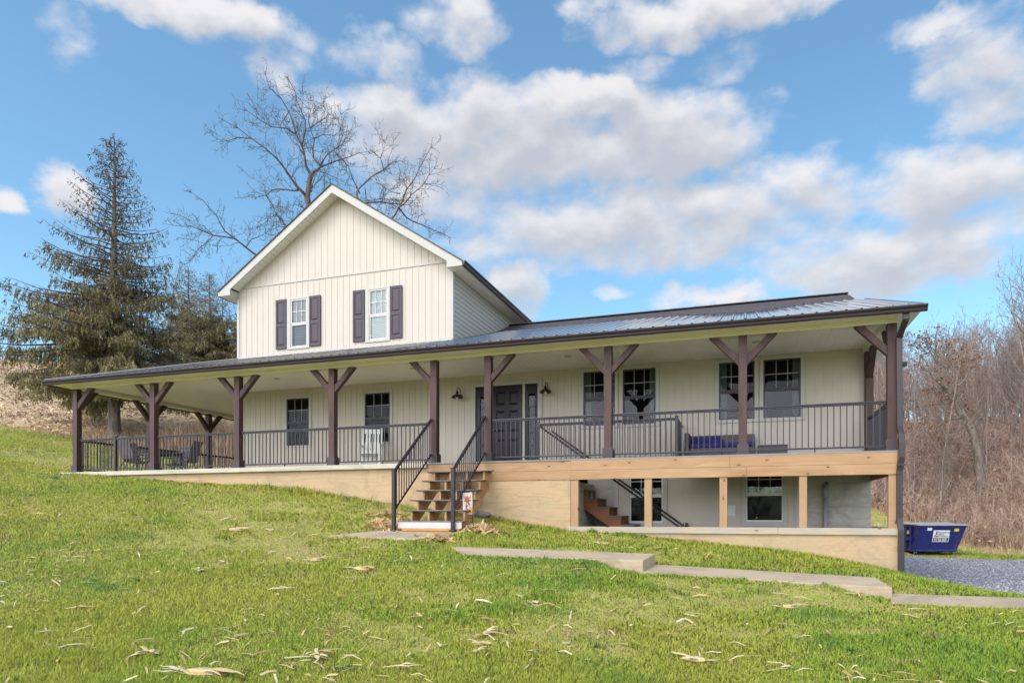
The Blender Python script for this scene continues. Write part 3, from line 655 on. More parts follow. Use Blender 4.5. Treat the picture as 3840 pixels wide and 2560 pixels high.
# shutters --------------------------------------------------------------
def shutter(x0, x1, z0=3.715, z1=5.18):
    m = MB(); y = YW; m.box(x0, x1, y - .035, y - .016, z0, z1)
    r = .055; zs = z0 + (z1 - z0) * .475
    m.box(x0, x0 + r, y - .05, y - .034, z0, z1); m.box(x1 - r, x1, y - .05, y - .034, z0, z1)
    for a, b in ((z0, z0 + .08), (zs - .045, zs + .045), (z1 - .075, z1)): m.box(x0 + r, x1 - r, y - .05, y - .034, a, b)
    for a, b in ((z0 + .08, zs - .045), (zs + .045, z1 - .075)):
        X0, X1, A, B = x0 + r + .022, x1 - r - .022, a + .025, b - .025; q = .03
        n = len(m.v); m.v += [(X0, y - .036, A), (X1, y - .036, A), (X1, y - .036, B), (X0, y - .036, B), (X0 + q, y - .049, A + q), (X1 - q, y - .049, A + q), (X1 - q, y - .049, B - q), (X0 + q, y - .049, B - q)]
        m.f += [tuple(n + i for i in f) for f in ((4, 5, 6, 7), (0, 1, 5, 4), (1, 2, 6, 5), (2, 3, 7, 6), (3, 0, 4, 7))]
    m.build('shutter', MAT['shutter'], house, .003)
for a, b in ((-15.859, -15.488), (-14.686, -14.304), (-13.22, -12.843), (-12.02, -11.653)): shutter(a, b)

# entrance ----------------------------------------------------------------
y = YW
m = MB(); m.box(-9.58, -9.46, y - .035, y + .1, -.02, 2.21); m.box(-7.72, -7.60, y - .035, y + .1, -.02, 2.21); m.box(-9.58, -7.60, y - .036, y + .1, 2.21, 2.32)
m.box(-9.045, -9.005, y - .02, y + .1, 0, 2.21); m.box(-8.135, -8.065, y - .02, y + .1, 0, 2.21)
m.build('door_frame', MAT['trim'], house, .004)
m = MB(); x0, x1, z0, z1 = -9.0, -8.14, .02, 2.19
m.box(x0, x1, y + .03, y + .08, z0, z1); rx = .115; mid = (x0 + x1) / 2
for a, b in ((x0, x0 + rx), (mid - .05, mid + .05), (x1 - rx, x1)): m.box(a, b, y + .012, y + .031, z0, z1)
rows = [(z0, .26), (.80, .98), (1.55, 1.68), (2.06, z1)]
for a, b in rows:
    m.box(x0 + rx, mid - .05, y + .012, y + .031, a, b); m.box(mid + .05, x1 - rx, y + .012, y + .031, a, b)
for (a0, a1) in ((x0 + rx, mid - .05), (mid + .05, x1 - rx)):
    for (b0, b1) in ((.26, .80), (.98, 1.55), (1.68, 2.06)):
        q = .05; X0, X1, A, B = a0 + .015, a1 - .015, b0 + .015, b1 - .015
        n = len(m.v); m.v += [(X0, y + .03, A), (X1, y + .03, A), (X1, y + .03, B), (X0, y + .03, B), (X0 + q, y + .014, A + q), (X1 - q, y + .014, A + q), (X1 - q, y + .014, B - q), (X0 + q, y + .014, B - q)]
        m.f += [tuple(n + i for i in f) for f in ((4, 5, 6, 7), (0, 1, 5, 4), (1, 2, 6, 5), (2, 3, 7, 6), (3, 0, 4, 7))]
door = m.build('front_door', MAT['door'], house, .003)
m = MB(); m.tube([(-8.93, y + .012, 1.02), (-8.93, y - .03, 1.02)], .012, 8); m.lathe([(0, 0), (.02, .004), (.03, .02), (.022, .04), (0, .045)], 10, (-8.93, y - .05, 1.0)); m.build('handle', MAT['steel'], door)
for (a, b) in ((-9.455, -9.05), (-8.06, -7.725)):
    c = (a + b) / 2; g = .085
    m = MB(); m.box(a, c - g, y + .02, y + .07, .02, 2.19); m.box(c + g, b, y + .02, y + .07, .02, 2.19); m.box(c - g, c + g, y + .02, y + .07, .02, .26); m.box(c - g, c + g, y + .02, y + .07, 1.96, 2.19)
    for k in range(1, 5):
        zz = .26 + 1.70 * k / 5; m.box(c - g, c + g, y + .03, y + .05, zz - .012, zz + .012)
    sl = m.build('sidelight', MAT['door'], house, .003)
    m = MB(); m.poly([(c - g, y + .045, .26), (c + g, y + .045, .26), (c + g, y + .045, 1.96), (c - g, y + .045, 1.96)]); m.build('pane', MAT['glass_low'], sl)
    m = MB(); m.box(c - g - .1, c + g + .1, y + .3, y + .32, .1, 2.1); m.build('room_recess', MAT['dark'], sl)

# porch roof ---------------------------------------------------------------
XE0, XE1, YE, ZE, SL = -21.43, .42, -.45, 2.60, .3155
HIPX, HIPZ = -17.27, ZE + SL * (YW - YE)
def roof_z(yy): return ZE + SL * (yy - YE)
def roof_top_y(x):
    if x > XG: return 5.83
    t = YW + .0
    if x < HIPX: t = YE + (x - XE0) * (YW - YE) / (HIPX - XE0)
    return t
def metal_roof():
    m = MB(); xs = []; rib = .2535; x = XE0 + .05
    prof = [(-.030, 0), (-.014, .021), (.014, .021), (.030, 0)]
    pts = [(XE0, 0)]
    while x < XE1 - .04:
        pts += [(x + a, h) for a, h in prof]
        for k in (1, 2): pts += [(x + rib * k / 3 - .012, 0), (x + rib * k / 3, .005), (x + rib * k / 3 + .012, 0)]
        x += rib
    pts = sorted([p for p in pts if XE0 <= p[0] <= XE1] + [(XE1, 0), (XG - .001, 0), (XG + .001, 0)])
    for (xa, ha), (xb, hb) in zip(pts[:-1], pts[1:]):
        ta, tb = roof_top_y(xa + 1e-5), roof_top_y(xb - 1e-5)
        m.poly([(xa, YE - .03, roof_z(YE - .03) + ha), (xb, YE - .03, roof_z(YE - .03) + hb), (xb, tb, roof_z(tb) + hb), (xa, ta, roof_z(ta) + ha)])
    o = m.build('porch_roof', MAT['metal_roof'], house)
    # closure under the rib ends and rake edge on the right
    m = MB(); m.box(XE0, XE1, YE - .022, YE - .008, 2.545, roof_z(YE) - .012); m.build('drip_edge', MAT['brown'], house)
    m = MB(); m.prism([(YE - .03, roof_z(YE) - .045), (YE - .03, roof_z(YE) + .012), (5.83, roof_z(5.83) + .012), (5.83, roof_z(5.83) - .045)], XE1 - .010, XE1 + .006, 'X'); m.build('rake_trim', MAT['metal_roof'], house)
    # left slope beyond the hip and its hip cap
    m = MB(); m.poly([(XE0, YE, ZE), (HIPX, YW, HIPZ), (HIPX, YB + .2, HIPZ), (XE0, YB + .2, ZE)][::-1]); m.build('side_porch_roof', MAT['metal_roof'], house)
    m = MB(); m.bar((XE0, YE, ZE + .015), (HIPX, YW, HIPZ + .02), .14, .022); m.build('hip_cap', MAT['metal_roof'], house)
    m = MB(); m.box(HIPX, XG, YW - .05, YW - .003, roof_z(YW - .03) + .006, roof_z(YW) + .05); m.build('wall_flashing', MAT['trim'], house)
metal_roof()
# shingled main roof of the wing
m = MB(); zr, yr, xs_ = 5.16, 7.25, .2
m.poly([(XG + .004, 5.6, 4.50), (xs_, 5.6, 4.50), (xs_, yr, zr), (XG + .004, yr, zr)]); m.poly([(xs_, YB + .4, 3.1), (XG, YB + .4, 3.1), (XG, yr, zr), (xs_, yr, zr)])
m.poly([(xs_, YB + .4, 3.1), (xs_, yr, zr), (xs_, 5.6, 4.50), (xs_, 2.5, 3.3), (xs_, 2.5, 3.1), (xs_, 5.6, 4.3)])
m.build('wing_roof', MAT['shingle'], house)
m = MB(); m.bar((XG + .01, yr, zr + .012), (xs_, yr, zr + .012), .26, .024); m.build('ridge_cap', MAT['shingle'], house)
m = MB(); m.prism([(2.45, roof_z(2.45) - .22), (2.45, roof_z(2.45) - .05), (5.83, roof_z(5.83) - .05), (yr, zr - .03), (YB + .4, 3.08), (YB + .4, 2.9), (yr, zr - .22), (5.83, roof_z(5.83) - .22)], xs_ - .06, xs_ - .01, 'X'); m.build('rake_board', MAT['trim'], house)

def gutter(name, p0, p1, out, parent=house, h=.118):
    """K-style gutter: profile in (outwards, z), swept from p0 to p1"""
    pr = [(0, 0), (0, -h), (.052, -h), (.060, -h + .02), (.066, -h + .055), (.088, -h + .085), (.092, -.012), (.098, -.012), (.098, .003), (.085, .003), (.083, -.004), (.04, -.01)]
    p0 = Vector(p0); p1 = Vector(p1); o = Vector(out); n = len(pr); m = MB()
    for p in (p0, p1):
        for a, b in pr: m.v.append(tuple(p + o * a + Vector((0, 0, b))))
    m.f.append(tuple(range(n))); m.f.append(tuple(range(2 * n - 1, n - 1, -1)))
    for i in range(n): m.f.append((i, (i + 1) % n, n + (i + 1) % n, n + i))
    return m.build(name, MAT['brown'], parent)
gutter('gutter', (XE0 - .02, YE + .0, 2.572), (XE1 + .05, YE + .0, 2.572), (0, -1, 0))
gutter('gutter', (XE0, YE, 2.572), (XE0, YB, 2.572), (-1, 0, 0))

# ceiling, soffits and beams ------------------------------------------------
def grooved(name, x0, x1, y0, y1, z, sp, gap, axis='Y', mat='ceiling'):
    """panels running along Y with open grooves between; a backing sheet above"""
    m = MB(); x = x0
    while x < x1 - .001:
        b = min(x + sp - gap, x1); m.poly([(x, y1, z), (b, y1, z), (b, y0, z), (x, y0, z)][::1])
        m.poly([(b, y0, z), (b, y1, z), (min(b + gap * .5, x1), y1, z + .006), (min(b + gap * .5, x1), y0, z + .006)]); m.poly([(min(b + gap * .5, x1), y0, z + .006), (min(b + gap * .5, x1), y1, z + .006), (min(b + gap, x1), y1, z), (min(b + gap, x1), y0, z)]); x += sp
    return m.build(name, MAT[mat], house)
grooved('porch_ceiling', -20.72, .02, .16, YW, 2.515, .152, .008)
grooved('porch_ceiling', -20.72, XL - .01, YW, 10.5, 2.515, .152, .008)
grooved('soffit', XE0 + .03, XE1 - .02, YE + .012, -.02, 2.490, .152, .010)
m = MB(); m.box(XE0, -20.96, -.02, 10.5, 2.488, 2.50); m.build('side_soffit', MAT['ceiling'], house)
m = MB(); m.box(-20.96, .085, -.022, .187, 2.402, 2.56); m.build('porch_beam', MAT['fascia'], house, .004)
m = MB(); m.box(-20.955, -20.75, .19, 10.5, 2.403, 2.55); m.build('porch_beam', MAT['fascia'], house, .004)
m = MB(); m.box(-.125, .083, .19, YW, 2.403, 2.56); m.build('porch_beam', MAT['fascia'], house, .004)
m = MB(); m.box(.083, XE1 - .02, -.02, 5.6, 2.49, 2.50); m.build('side_soffit', MAT['ceiling'], house)
for (a, b) in ((-14.74, 1.08), (-10.6, 1.09), (-6.56, 1.09), (-2.4, 1.1)):
    m = MB(); m.lathe([(0, -.004), (.065, -.004), (.085, -.010), (.088, 0)], 20, (a, b, 2.513)); m.build('ceiling_light', MAT['trim'], house)

# gable roof ------------------------------------------------------------------
GX0, GX1, GC, YF = -17.68, -9.70, -13.69, 2.12
gz0 = lambda x: 8.17 - abs(x - GC) * slope_g
def gable_roof():
    m = MB(); t = .03
    for s, xe in ((-1, GX0), (1, GX1)):
        q = [(GC, YF - .03, 8.17), (xe, YF - .03, gz0(xe)), (xe, YB + .3, gz0(xe)), (GC, YB + .3, 8.17)]
        m.poly(q if s < 0 else q[::-1]); m.poly([(p[0], p[1], p[2] - t) for p in (q[::-1] if s < 0 else q)])
        m.poly([q[0], q[1], (q[1][0], q[1][1], q[1][2] - t), (q[0][0], q[0][1], q[0][2] - t)])
        m.poly([q[1], q[2], (q[2][0], q[2][1], q[2][2] - t), (q[1][0], q[1][1], q[1][2] - t)])
    m.build('gable_roof', MAT['shingle'], house)
    for s, xe, xw in ((-1, GX0, XL), (1, GX1, XG)):
        zt = 8.17 - t; h = .235; d = slope_g
        zb = gz0(xe) - t; xr = xe - s * .44                     # the return box ends here
        pts = [(GC, zt), (xe, zb), (xe, zb - .115), (xr, zb - .115), (xr, gz0(xr) - t - h), (GC, zt - h)]
        m = MB(); m.prism(pts, YF, YF + .028, 'Y'); m.build('rake_fascia', MAT['trim'], house)
        # sloped soffit behind the fascia, boards across
        m = MB(); n = 26
        xs = np.linspace(GC, xr, n + 1)
        for a, b in zip(xs[:-1], xs[1:]):
            za, zb_ = gz0(a) - t - h + .045, gz0(b) - t - h + .045; g = (b - a) * .06
            m.poly([(a, YF + .028, za), (b - g, YF + .028, zb_ - (-g) * 0), (b - g, YW, zb_), (a, YW, za)])
            m.poly([(b - g, YF + .028, zb_), (b, YF + .028, zb_ + .012), (b, YW, zb_ + .012), (b - g, YW, zb_)])
        m.build('rake_soffit', MAT['ceiling'], house)
        # eave: return box end, level soffit, fascia and gutter along the side
        m = MB(); m.poly([(xr, YF + .028, zb - .114), (xr, YW, zb - .114), (xr, YW, gz0(xr) - t - h), (xr, YF + .028, gz0(xr) - t - h)]); m.build('return_box', MAT['trim'], house)
        m = MB(); m.box(min(xe - s * .005, xw), max(xe - s * .005, xw), YF + .029, YB, zb - .113, zb - .10); m.build('eave_soffit', MAT['ceiling'], house)
        m = MB(); m.box(min(xe - s * .02, xe), max(xe - s * .02, xe), YF + .029, YB, zb - .113, zb); m.build('eave_fascia', MAT['trim'], house)
        gutter('gutter', (xe, YF + .0, zb + .008), (xe, YB, zb + .008), (s, 0, 0))
gable_roof()
m = MB(); m.box(XG - .002, XG + .03, YW + .1, YB, 5.33, 5.41); m.build('frieze_board', MAT['trim'], house)

# porch posts -------------------------------------------------------------------
PX = [-20.87, -18.01, -15.166, -12.298, -9.526, -8.173, -5.415, -2.673, 0.0]
PW = .165
def post(x, y0, braces, half=False, ztop=2.402):
    m = MB(); m.box(x - PW / 2, x + PW / 2, y0, y0 + PW, .0, ztop); p = m.build('porch_post', MAT['post'], house, .007)
    m = MB(); e = .028
    m.box(x - PW / 2 - e, x + PW / 2 + e, y0 - e, y0 + PW + e, .002, .205); m.box(x - PW / 2 - e * .5, x + PW / 2 + e * .5, y0 - e * .5, y0 + PW + e * .5, .2, .222)
    m.build('post_skirt', MAT['skirt'], p, .004)
    cy = y0 + PW / 2
    for d in braces:
        m = MB(); b = .145; L = .60
        # 45 degree knee brace cut flush with post and beam
        pr = [(PW / 2 - .002, ztop - L - .0), (PW / 2 - .002, ztop - L + b * 1.25), (L - b * .85, ztop - .001), (L + PW / 2 - .03, ztop - .001)]
        if d in ('L', 'R'):
            s = 1 if d == 'R' else -1
            m.prism([(x + s * a, z) for a, z in pr], cy - .066, cy + .066, 'Y')
        else:
            s = 1 if d == 'B' else -1
            m.prism([(cy + s * a, z) for a, z in pr], x - .066, x + .066, 'X')
        bmx = m.build('brace', MAT['post'], p, .006)
    return p
post(PX[0], 0, 'RB'); post(PX[1], 0, 'LR'); post(PX[2], 0, 'LR'); post(PX[3], 0, 'LR'); post(PX[4], 0, 'L'); post(PX[5], 0, 'R'); post(PX[6], 0, 'LR'); post(PX[7], 0, 'LR'); post(PX[8], 0, 'LB')
post(PX[0], 2.55, 'FB'); post(PX[0], 5.1, 'FB'); post(PX[0], 7.7, 'FB')
post(-.02, YW - PW - .02, 'F')

# porch floor, foundation -----------------------------------------------------------
m = MB(); m.box(-21.22, -9.62, -.20, YW, -.118, -.002); m.box(-21.22, XL, YW, 10.5, -.118, -.003); m.build('porch_slab', MAT['slab'], house, .012)
m = MB(); m.box(-21.02, -9.45, -.10, .1, -1.9, -.119); m.box(-9.45, -6.21, -.098, .1, -2.4, -.45); m.box(-21.02, -20.85, .1, 10.3, -1.2, -.119)
m.build('foundation_wall', MAT['wall_front'], house, .006)
m = MB(); m.box(-9.62, .075, -.135, 1.05, -.038, -.004); m.box(-9.62, -7.3, 1.051, YW, -.038, -.004); m.box(-4.05, .075, 1.051, YW, -.038, -.004); m.build('deck_boards', MAT['deck_edge'], house, .006)
m = MB(); m.box(-9.60, -6.205, -.115, -.075, -.246, -.039); m.build('rim_board', MAT['pine'], house, .004)
m = MB(); m.box(-9.60, -6.205, -.113, -.076, -.448, -.249); m.build('rim_board', MAT['pine'], house, .004)
for i, (a, b) in enumerate(((-6.2, -2.92), (-2.917, .055))):
    m = MB(); m.box(a, b, -.14, -.10, -.25, -.039); m.build('rim_board', MAT['pine'], house, .004)
for i, (a, b) in enumerate(((-6.2, -2.60), (-2.597, .055))):
    m = MB(); m.box(a, b, -.138, -.10, -.452, -.253); m.build('rim_board', MAT['pine'], house, .004)
m = MB(); m.box(.03, .07, -.098, YW, -.45, -.039); m.build('rim_board', MAT['pine'], house, .003)
m = MB()
for i in range(17):
    x = -9.2 + i * .55
    if -7.3 < x < -4.0: m.box(x, x + .04, -.097, .98, -.26, -.04)
    else: m.box(x, x + .04, -.097, YW - .02, -.26, -.04)
m.build('deck_joist', MAT['stairwood'], house)
for (a, b) in ((-6.200, -6.03), (-4.62, -4.468), (-3.117, -2.97), (-1.631, -1.49), (-.085, .048)):
    m = MB(); m.box(a, b, -.115, .025, -1.462, -.453); m.build('deck_post', MAT['pine_z'], house, .006)
m = MB(); m.box(-6.275, -2.02, -.145, .05, -1.592, -1.462); m.build('wall_sill', MAT['sill'], house, .006)
m = MB(); m.box(-2.015, .085, -.145, .05, -1.592, -1.462); m.build('wall_sill', MAT['sill'], house, .006)
m = MB(); m.box(.045, .10, .052, YW, -1.592, -1.463); m.build('wall_sill', MAT['sill'], house, .006)
m = MB(); m.box(-6.21, .065, -.10, .02, -3.2, -1.594); m.box(-.06, .065, .02, YW, -3.2, -1.594); m.build('foundation_wall', MAT['wall_front'], house, .006)
# lower storey behind the deck
m = MB(); m.box(-6.4, -5.70, YW - .01, YW + .2, -3, -.01); m.build('foundation_wall', MAT['wall_back'], house)
m = MB(); m.box(-1.455, XR, YW - .01, YW + .2, -3, -.01); m.build('foundation_wall', MAT['wall_back'], house)
m = MB(); m.box(-6.42, -6.22, .1, YW, -3, -.46); m.build('foundation_wall', MAT['wall_back'], house)
m = MB(); m.box(XR - .001, XR + .004, YW + .001, YB, -3, -.02); m.build('foundation_wall', MAT['wall_back'], house)
board_wall('basement_siding', -5.70, -1.455, -3.0, lambda x: -.015, YW, [hole(w) for w in BAS], .205, off=.0)
m = MB(); m.box(-5.72, -5.62, YW - .03, YW, -3, -.04); m.build('corner_board', MAT['trim'], house)
m = MB(); m.box(-1.53, -1.44, YW - .03, YW, -3, -.04); m.build('corner_board', MAT['trim'], house)
m = MB(); m.box(-6.3, -.05, .0, YW, -2.72, -2.62); m.build('patio_slab', MAT['slab'], house)

# downspout at the right corner --------------------------------------------------------
m = MB(); w = .075
P = [(.145, -.40, 2.47), (.145, -.40, 2.36), (.095, -.09, 2.10), (.095, -.085, 2.0), (.105, -.085, .42), (.115, -.16, .30), (.115, -.205, .12), (.115, -.205, -.14), (.085, -.165, -.40), (.085, -.165, -.46), (.085, -.165, -1.28), (.095, -.18, -1.40), (.105, -.205, -1.50), (.105, -.205, -2.36)]
for a, b in zip(P[:-1], P[1:]):
    d = (Vector(b) - Vector(a)).normalized() * .012; m.bar(Vector(a) - d, Vector(b) + d, .10, w, (0, -1, 0.02))
m.build('downspout', MAT['spout'], house, .008)
m = MB(); m.box(.035, .175, -.245, -.165, -.30, -.27); m.box(.03, .165, -.21, -.125, -1.02, -1.0); m.build('spout_strap', MAT['brown'], house)

# vent pipe on the lower concrete wall
m = MB(); m.tube([(-.905, 2.40, -2.6), (-.905, 2.40, -.70)], .05, 14); m.tube([(-.905, 2.40, -.82), (-.905, 2.40, -.56)], .062, 14); m.tube([(-.905, 2.42, -.60), (-.86, 2.50, -.50)], .055, 12)
m.build('vent_pipe', MAT['pvc'], house, 0, True)

# ------------------------------------------------------------------ railings
def railing(p0, p1, label, ztop=.955, zbot=.09, sp=.114, drop=0.0, group='porch railings', n=None, legs=True, newels=()):
    """baluster panel from p0 to p1 (plan), falling by drop from p0 to p1; local x runs along the panel"""
    p0 = Vector(p0); p1 = Vector(p1); L = math.hypot(p1.x - p0.x, p1.y - p0.y); rz = math.atan2(p1.y - p0.y, p1.x - p0.x)
    t = thing('porch_railing' if not drop else 'stair_railing', label, 'railing', (p0.x, p0.y, p0.z), rz, group)
    dz = -drop
    def bar(a, b, z, w, h, name):
        m = MB(); m.bar((a, 0, z + dz * a / L), (b, 0, z + dz * b / L), w, h); return m.build(name, MAT['rail'], t, .006)
    m = MB(); m.bar((0, 0, ztop - .012 ), (L, 0, ztop - .012 + dz), .058, .030); m.bar((0, 0, ztop - .043), (L, 0, ztop - .043 + dz), .036, .032); m.build('top_rail', MAT['rail'], t, .007)
    bar(0, L, zbot, .032, .034, 'bottom_rail')
    k = n or max(2, int(round(L / sp)) - 1); me = None
    for i in range(k):
        x = L * (i + 1) / (k + 1)
        if me is None:
            m = MB(); m.box(-.0095, .0095, -.0095, .0095, zbot, ztop - .05); o = m.build('baluster', MAT['rail'], t); me = o.data; o.location = (x, 0, dz * x / L)
        else:
            o = bpy.data.objects.new('baluster', me); COL.objects.link(o); o.parent = t; o.location = (x, 0, dz * x / L)
    if legs and L > 1.5:
        m = MB(); m.box(L / 2 - .012, L / 2 + .012, -.012, .012, 0, zbot); m.build('foot', MAT['rail'], t)
    for x, z0, z1 in newels:
        m = MB(); s = .036; m.box(x - s, x + s, -s, s, z0, z1); m.box(x - s - .008, x + s + .008, -s - .008, s + .008, z1, z1 + .018); m.box(x - .065, x + .065, -.065, .065, z0, z0 + .02); m.build('newel', MAT['rail'], t, .004)
    return t
h = PW / 2; ry = .085
railing((PX[0] + h, ry, 0), (PX[1] - h, ry, 0), 'black porch railing with a middle newel, in the far left front bay', newels=[(1.37, 0, .985)])
railing((PX[1] + h, ry, 0), (PX[2] - h, ry, 0), 'black porch railing in the second front bay from the left, before the patio table')
railing((PX[2] + h, ry, 0), (PX[3] - h, ry, 0), 'black porch railing before the leftmost window of the porch wall')
railing((PX[3] + h, ry, 0), (PX[4] - h, ry, 0), 'black porch railing before the white rocking chair, ending at the front steps')
railing((PX[5] + h, ry, 0), (PX[6] - h, ry, 0), 'black porch railing before the dark front door, just right of the steps')
railing((PX[6] + h, ry, 0), (PX[7] - h, ry, 0), 'black porch railing before the left half of the wicker sofa')
railing((PX[7] + h, ry, 0), (PX[8] - h, ry, 0), 'black porch railing in the far right front bay, beside the downspout')
railing((PX[8] - .02, PW, 0), (PX[8] - .02, YW - PW - .02, 0), 'short black railing closing the right end of the porch', sp=.112)
railing((PX[0], PW, 0), (PX[0], 2.55, 0), 'black railing along the left side of the porch, nearest the front corner')
railing((PX[0], 2.55 + PW, 0), (PX[0], 5.1, 0), 'black railing along the left side of the porch behind the patio table')
railing((PX[0], 5.1 + PW, 0), (PX[0], 7.7, 0), 'black railing at the far back of the left porch side')
railing((-7.30, 1.09, 0), (-4.07, 1.09, 0), 'inner black railing guarding the stairwell in front of the twin windows', group='stairwell railings', newels=[(0.0, 0, .985), (3.23, 0, .985)])
railing((-4.07, 1.13, 0), (-4.07, YW - .02, 0), 'short black railing between stairwell and wicker sofa, running to the wall', group='stairwell railings')
# stair railings: from the porch posts down to their newels
sr0, sr1 = -.03, -1.83
for x, lab in ((-9.56, 'left handrail of the front steps, black with thin balusters'), (-8.22, 'right handrail of the front steps, black, beside the garden flag')):
    t = railing((x, sr0, 0), (x, sr1, 0), lab, ztop=1.035, zbot=.20, drop=1.33, group='front step handrails', n=15, legs=False, newels=[(1.80, -1.535, -.275)])

# ------------------------------------------------------------------ front steps
st = thing('wooden_steps', 'open wooden front steps with grey treads and white bottom riser', 'steps', (-8.85, 0, -1.54))
zo = 1.54; xo = 8.85
ty = [-.38, -.645, -.933, -1.218, -1.505, -1.78]; tz = [-.222, -.442, -.664, -.886, -1.108, -1.330]
for yv, zv in zip(ty, tz):
    m = MB(); m.box(-9.50 + xo, -8.02 + xo, yv - .012, yv + .285, zv - .028 + zo, zv + zo); m.build('tread', MAT['tread'], st, .006)
zig = [(-.115, -.05)]
yy = -.36
prof = [(-.116, -.255 )]
for i, (yv, zv) in enumerate(zip(ty, tz)):
    y1 = ty[i - 1] + .02 if i else -.116
    prof += [(y1, zv - .029), (yv + .02, zv - .029)]
prof += [(ty[-1] + .02, -1.535), (ty[-1] + .36, -1.535), (-.116, -.62)]
prof = prof[1:]
for x in (-9.33, -8.93, -8.54, -8.12):
    m = MB(); m.prism([(a, b + zo) for a, b in prof], x - .022 + xo, x + .022 + xo, 'X'); m.build('stringer', MAT['pine_y'], st, .003)
m = MB(); m.box(-9.49 + xo, -8.05 + xo, ty[-1] - .005, ty[-1] + .017, -1.49 + zo, -1.36 + zo); m.build('riser', MAT['riser'], st, .003)
m = MB(); m.box(-9.40 + xo, -8.10 + xo, ty[-1] + .0, ty[-1] + .02, -1.54 + zo, -1.491 + zo); m.build('kick_board', MAT['rot'], st)

# stairs from the deck down to the patio
t = thing('wooden_staircase', 'brown wooden staircase going down to the patio behind the deck posts', 'staircase', (-5.36, 1.25, -2.62))
zo, xo, yo = 2.62, 5.36, 1.25
tx = [-7.02 + .277 * i for i in range(12)]; tzz = [-.205 * (i + 1) for i in range(12)]
for a, zv in zip(tx, tzz):
    m = MB(); m.box(a + xo, a + .31 + xo, -.03, 1.08, zv - .028 + zo, zv + zo)
    for k in range(9): m.box(a + .305 + xo, a + .318 + xo, .02 + k * .12, .07 + k * .12, zv - .032 + zo, zv - .008 + zo)
    m.build('tread', MAT['tread'], t)
pr = [(-7.3, -.06)]
for a, zv in zip(tx, tzz): pr += [(a + .02, zv + .205 - .03), (a + .02, zv - .029)]
pr = [(-7.02, -.06), (-7.0, -.234)] + [q for i in range(1, 12) for q in ((tx[i] + .02, tzz[i - 1] - .029), (tx[i] + .02, tzz[i] - .029))] + [(tx[-1] + .3, tzz[-1] - .029), (tx[-1] + .3, -2.615), (tx[-1] + .02, -2.615), (-7.02, -.52)]
for yv in (0.0, .50, 1.03):
    m = MB(); m.prism([(a + xo, b + zo) for a, b in pr], yv, yv + .042, 'Y'); m.build('stringer', MAT['stairwood'], t)
m = MB()
for a, zv in zip(tx, tzz): m.box(a + .002 + xo, a + .019 + xo, .045, 1.02, zv - .2 + zo, zv - .03 + zo)
m.build('riser', MAT['stairwood'], t)
for yv in (-.14, 1.10):
    m = MB(); m.tube([(-7.30 + xo, yv, .93 + zo), (-3.95 + xo, yv, -1.53 + zo)], .022, 8); m.box(-3.98 + xo, -3.91 + xo, yv - .035, yv + .035, -2.62 + zo, -1.40 + zo); m.build('handrail', MAT['rail'], t)

# ------------------------------------------------------------------ wall lamps
def wall_lamp(x, label):
    t = thing('wall_lamp', label, 'wall lamp', (x, YW, 1.95), 0, 'gooseneck lamps beside the front door')
    m = MB(); m.lathe([(0, .0), (.055, 0), (.06, .012), (.02, .03), (0, .03)], 16)
    for i, v in enumerate(m.v): m.v[i] = (v[0], -v[2] - .002, v[1] + .03)
    m.build('backplate', MAT['lamp'], t, 0, True)
    m = MB(); P = [(0, -.02, .03), (0, -.06, .06)] + [(0, -.155 + .11 * math.cos(a), .17 + .065 * math.sin(a)) for a in np.linspace(.0, math.pi, 10)] + [(0, -.265, .12)]
    m.tube(P, .011, 8); m.build('arm', MAT['lamp'], t, 0, True)
    m = MB(); m.lathe([(.0, .125), (.03, .125), (.034, .06), (.06, .045), (.13, .01), (.15, -.025), (.155, -.045), (.145, -.045), (.14, -.03), (.05, .03), (0, .03)], 24, (0, -.265, 0)); m.build('lamp_shade', MAT['lamp'], t, 0, True)
    m = MB(); m.lathe([(0, -.075), (.03, -.07), (.045, -.045), (.03, -.0), (0, .02)], 14, (0, -.265, 0)); m.build('bulb', MAT['bulb'], t, 0, True)
wall_lamp(-9.89, 'black gooseneck lamp on the wall left of the front door'); wall_lamp(-7.44, 'black gooseneck lamp on the wall right of the front door')

# small camera on the corner post
t = thing('security_camera', 'small black camera on a short arm at the right porch corner post', 'camera', (.083, .06, 1.62))
m = MB(); m.tube([(0, 0, 0), (.10, 0, .01)], .014, 8); m.box(-.0, .012, -.03, .03, -.03, .03); m.build('bracket', MAT['lamp'], t)
m = MB(); m.box(.09, .17, -.05, .05, -.035, .045); m.build('body', MAT['lamp'], t, .012)
m = MB(); m.lathe([(0, 0), (.022, 0), (.022, .012), (0, .012)], 12)
for i, v in enumerate(m.v): m.v[i] = (v[0] + .13, -v[2] - .05, v[1] + .005)
m.build('lens', MAT['rubber'], t)

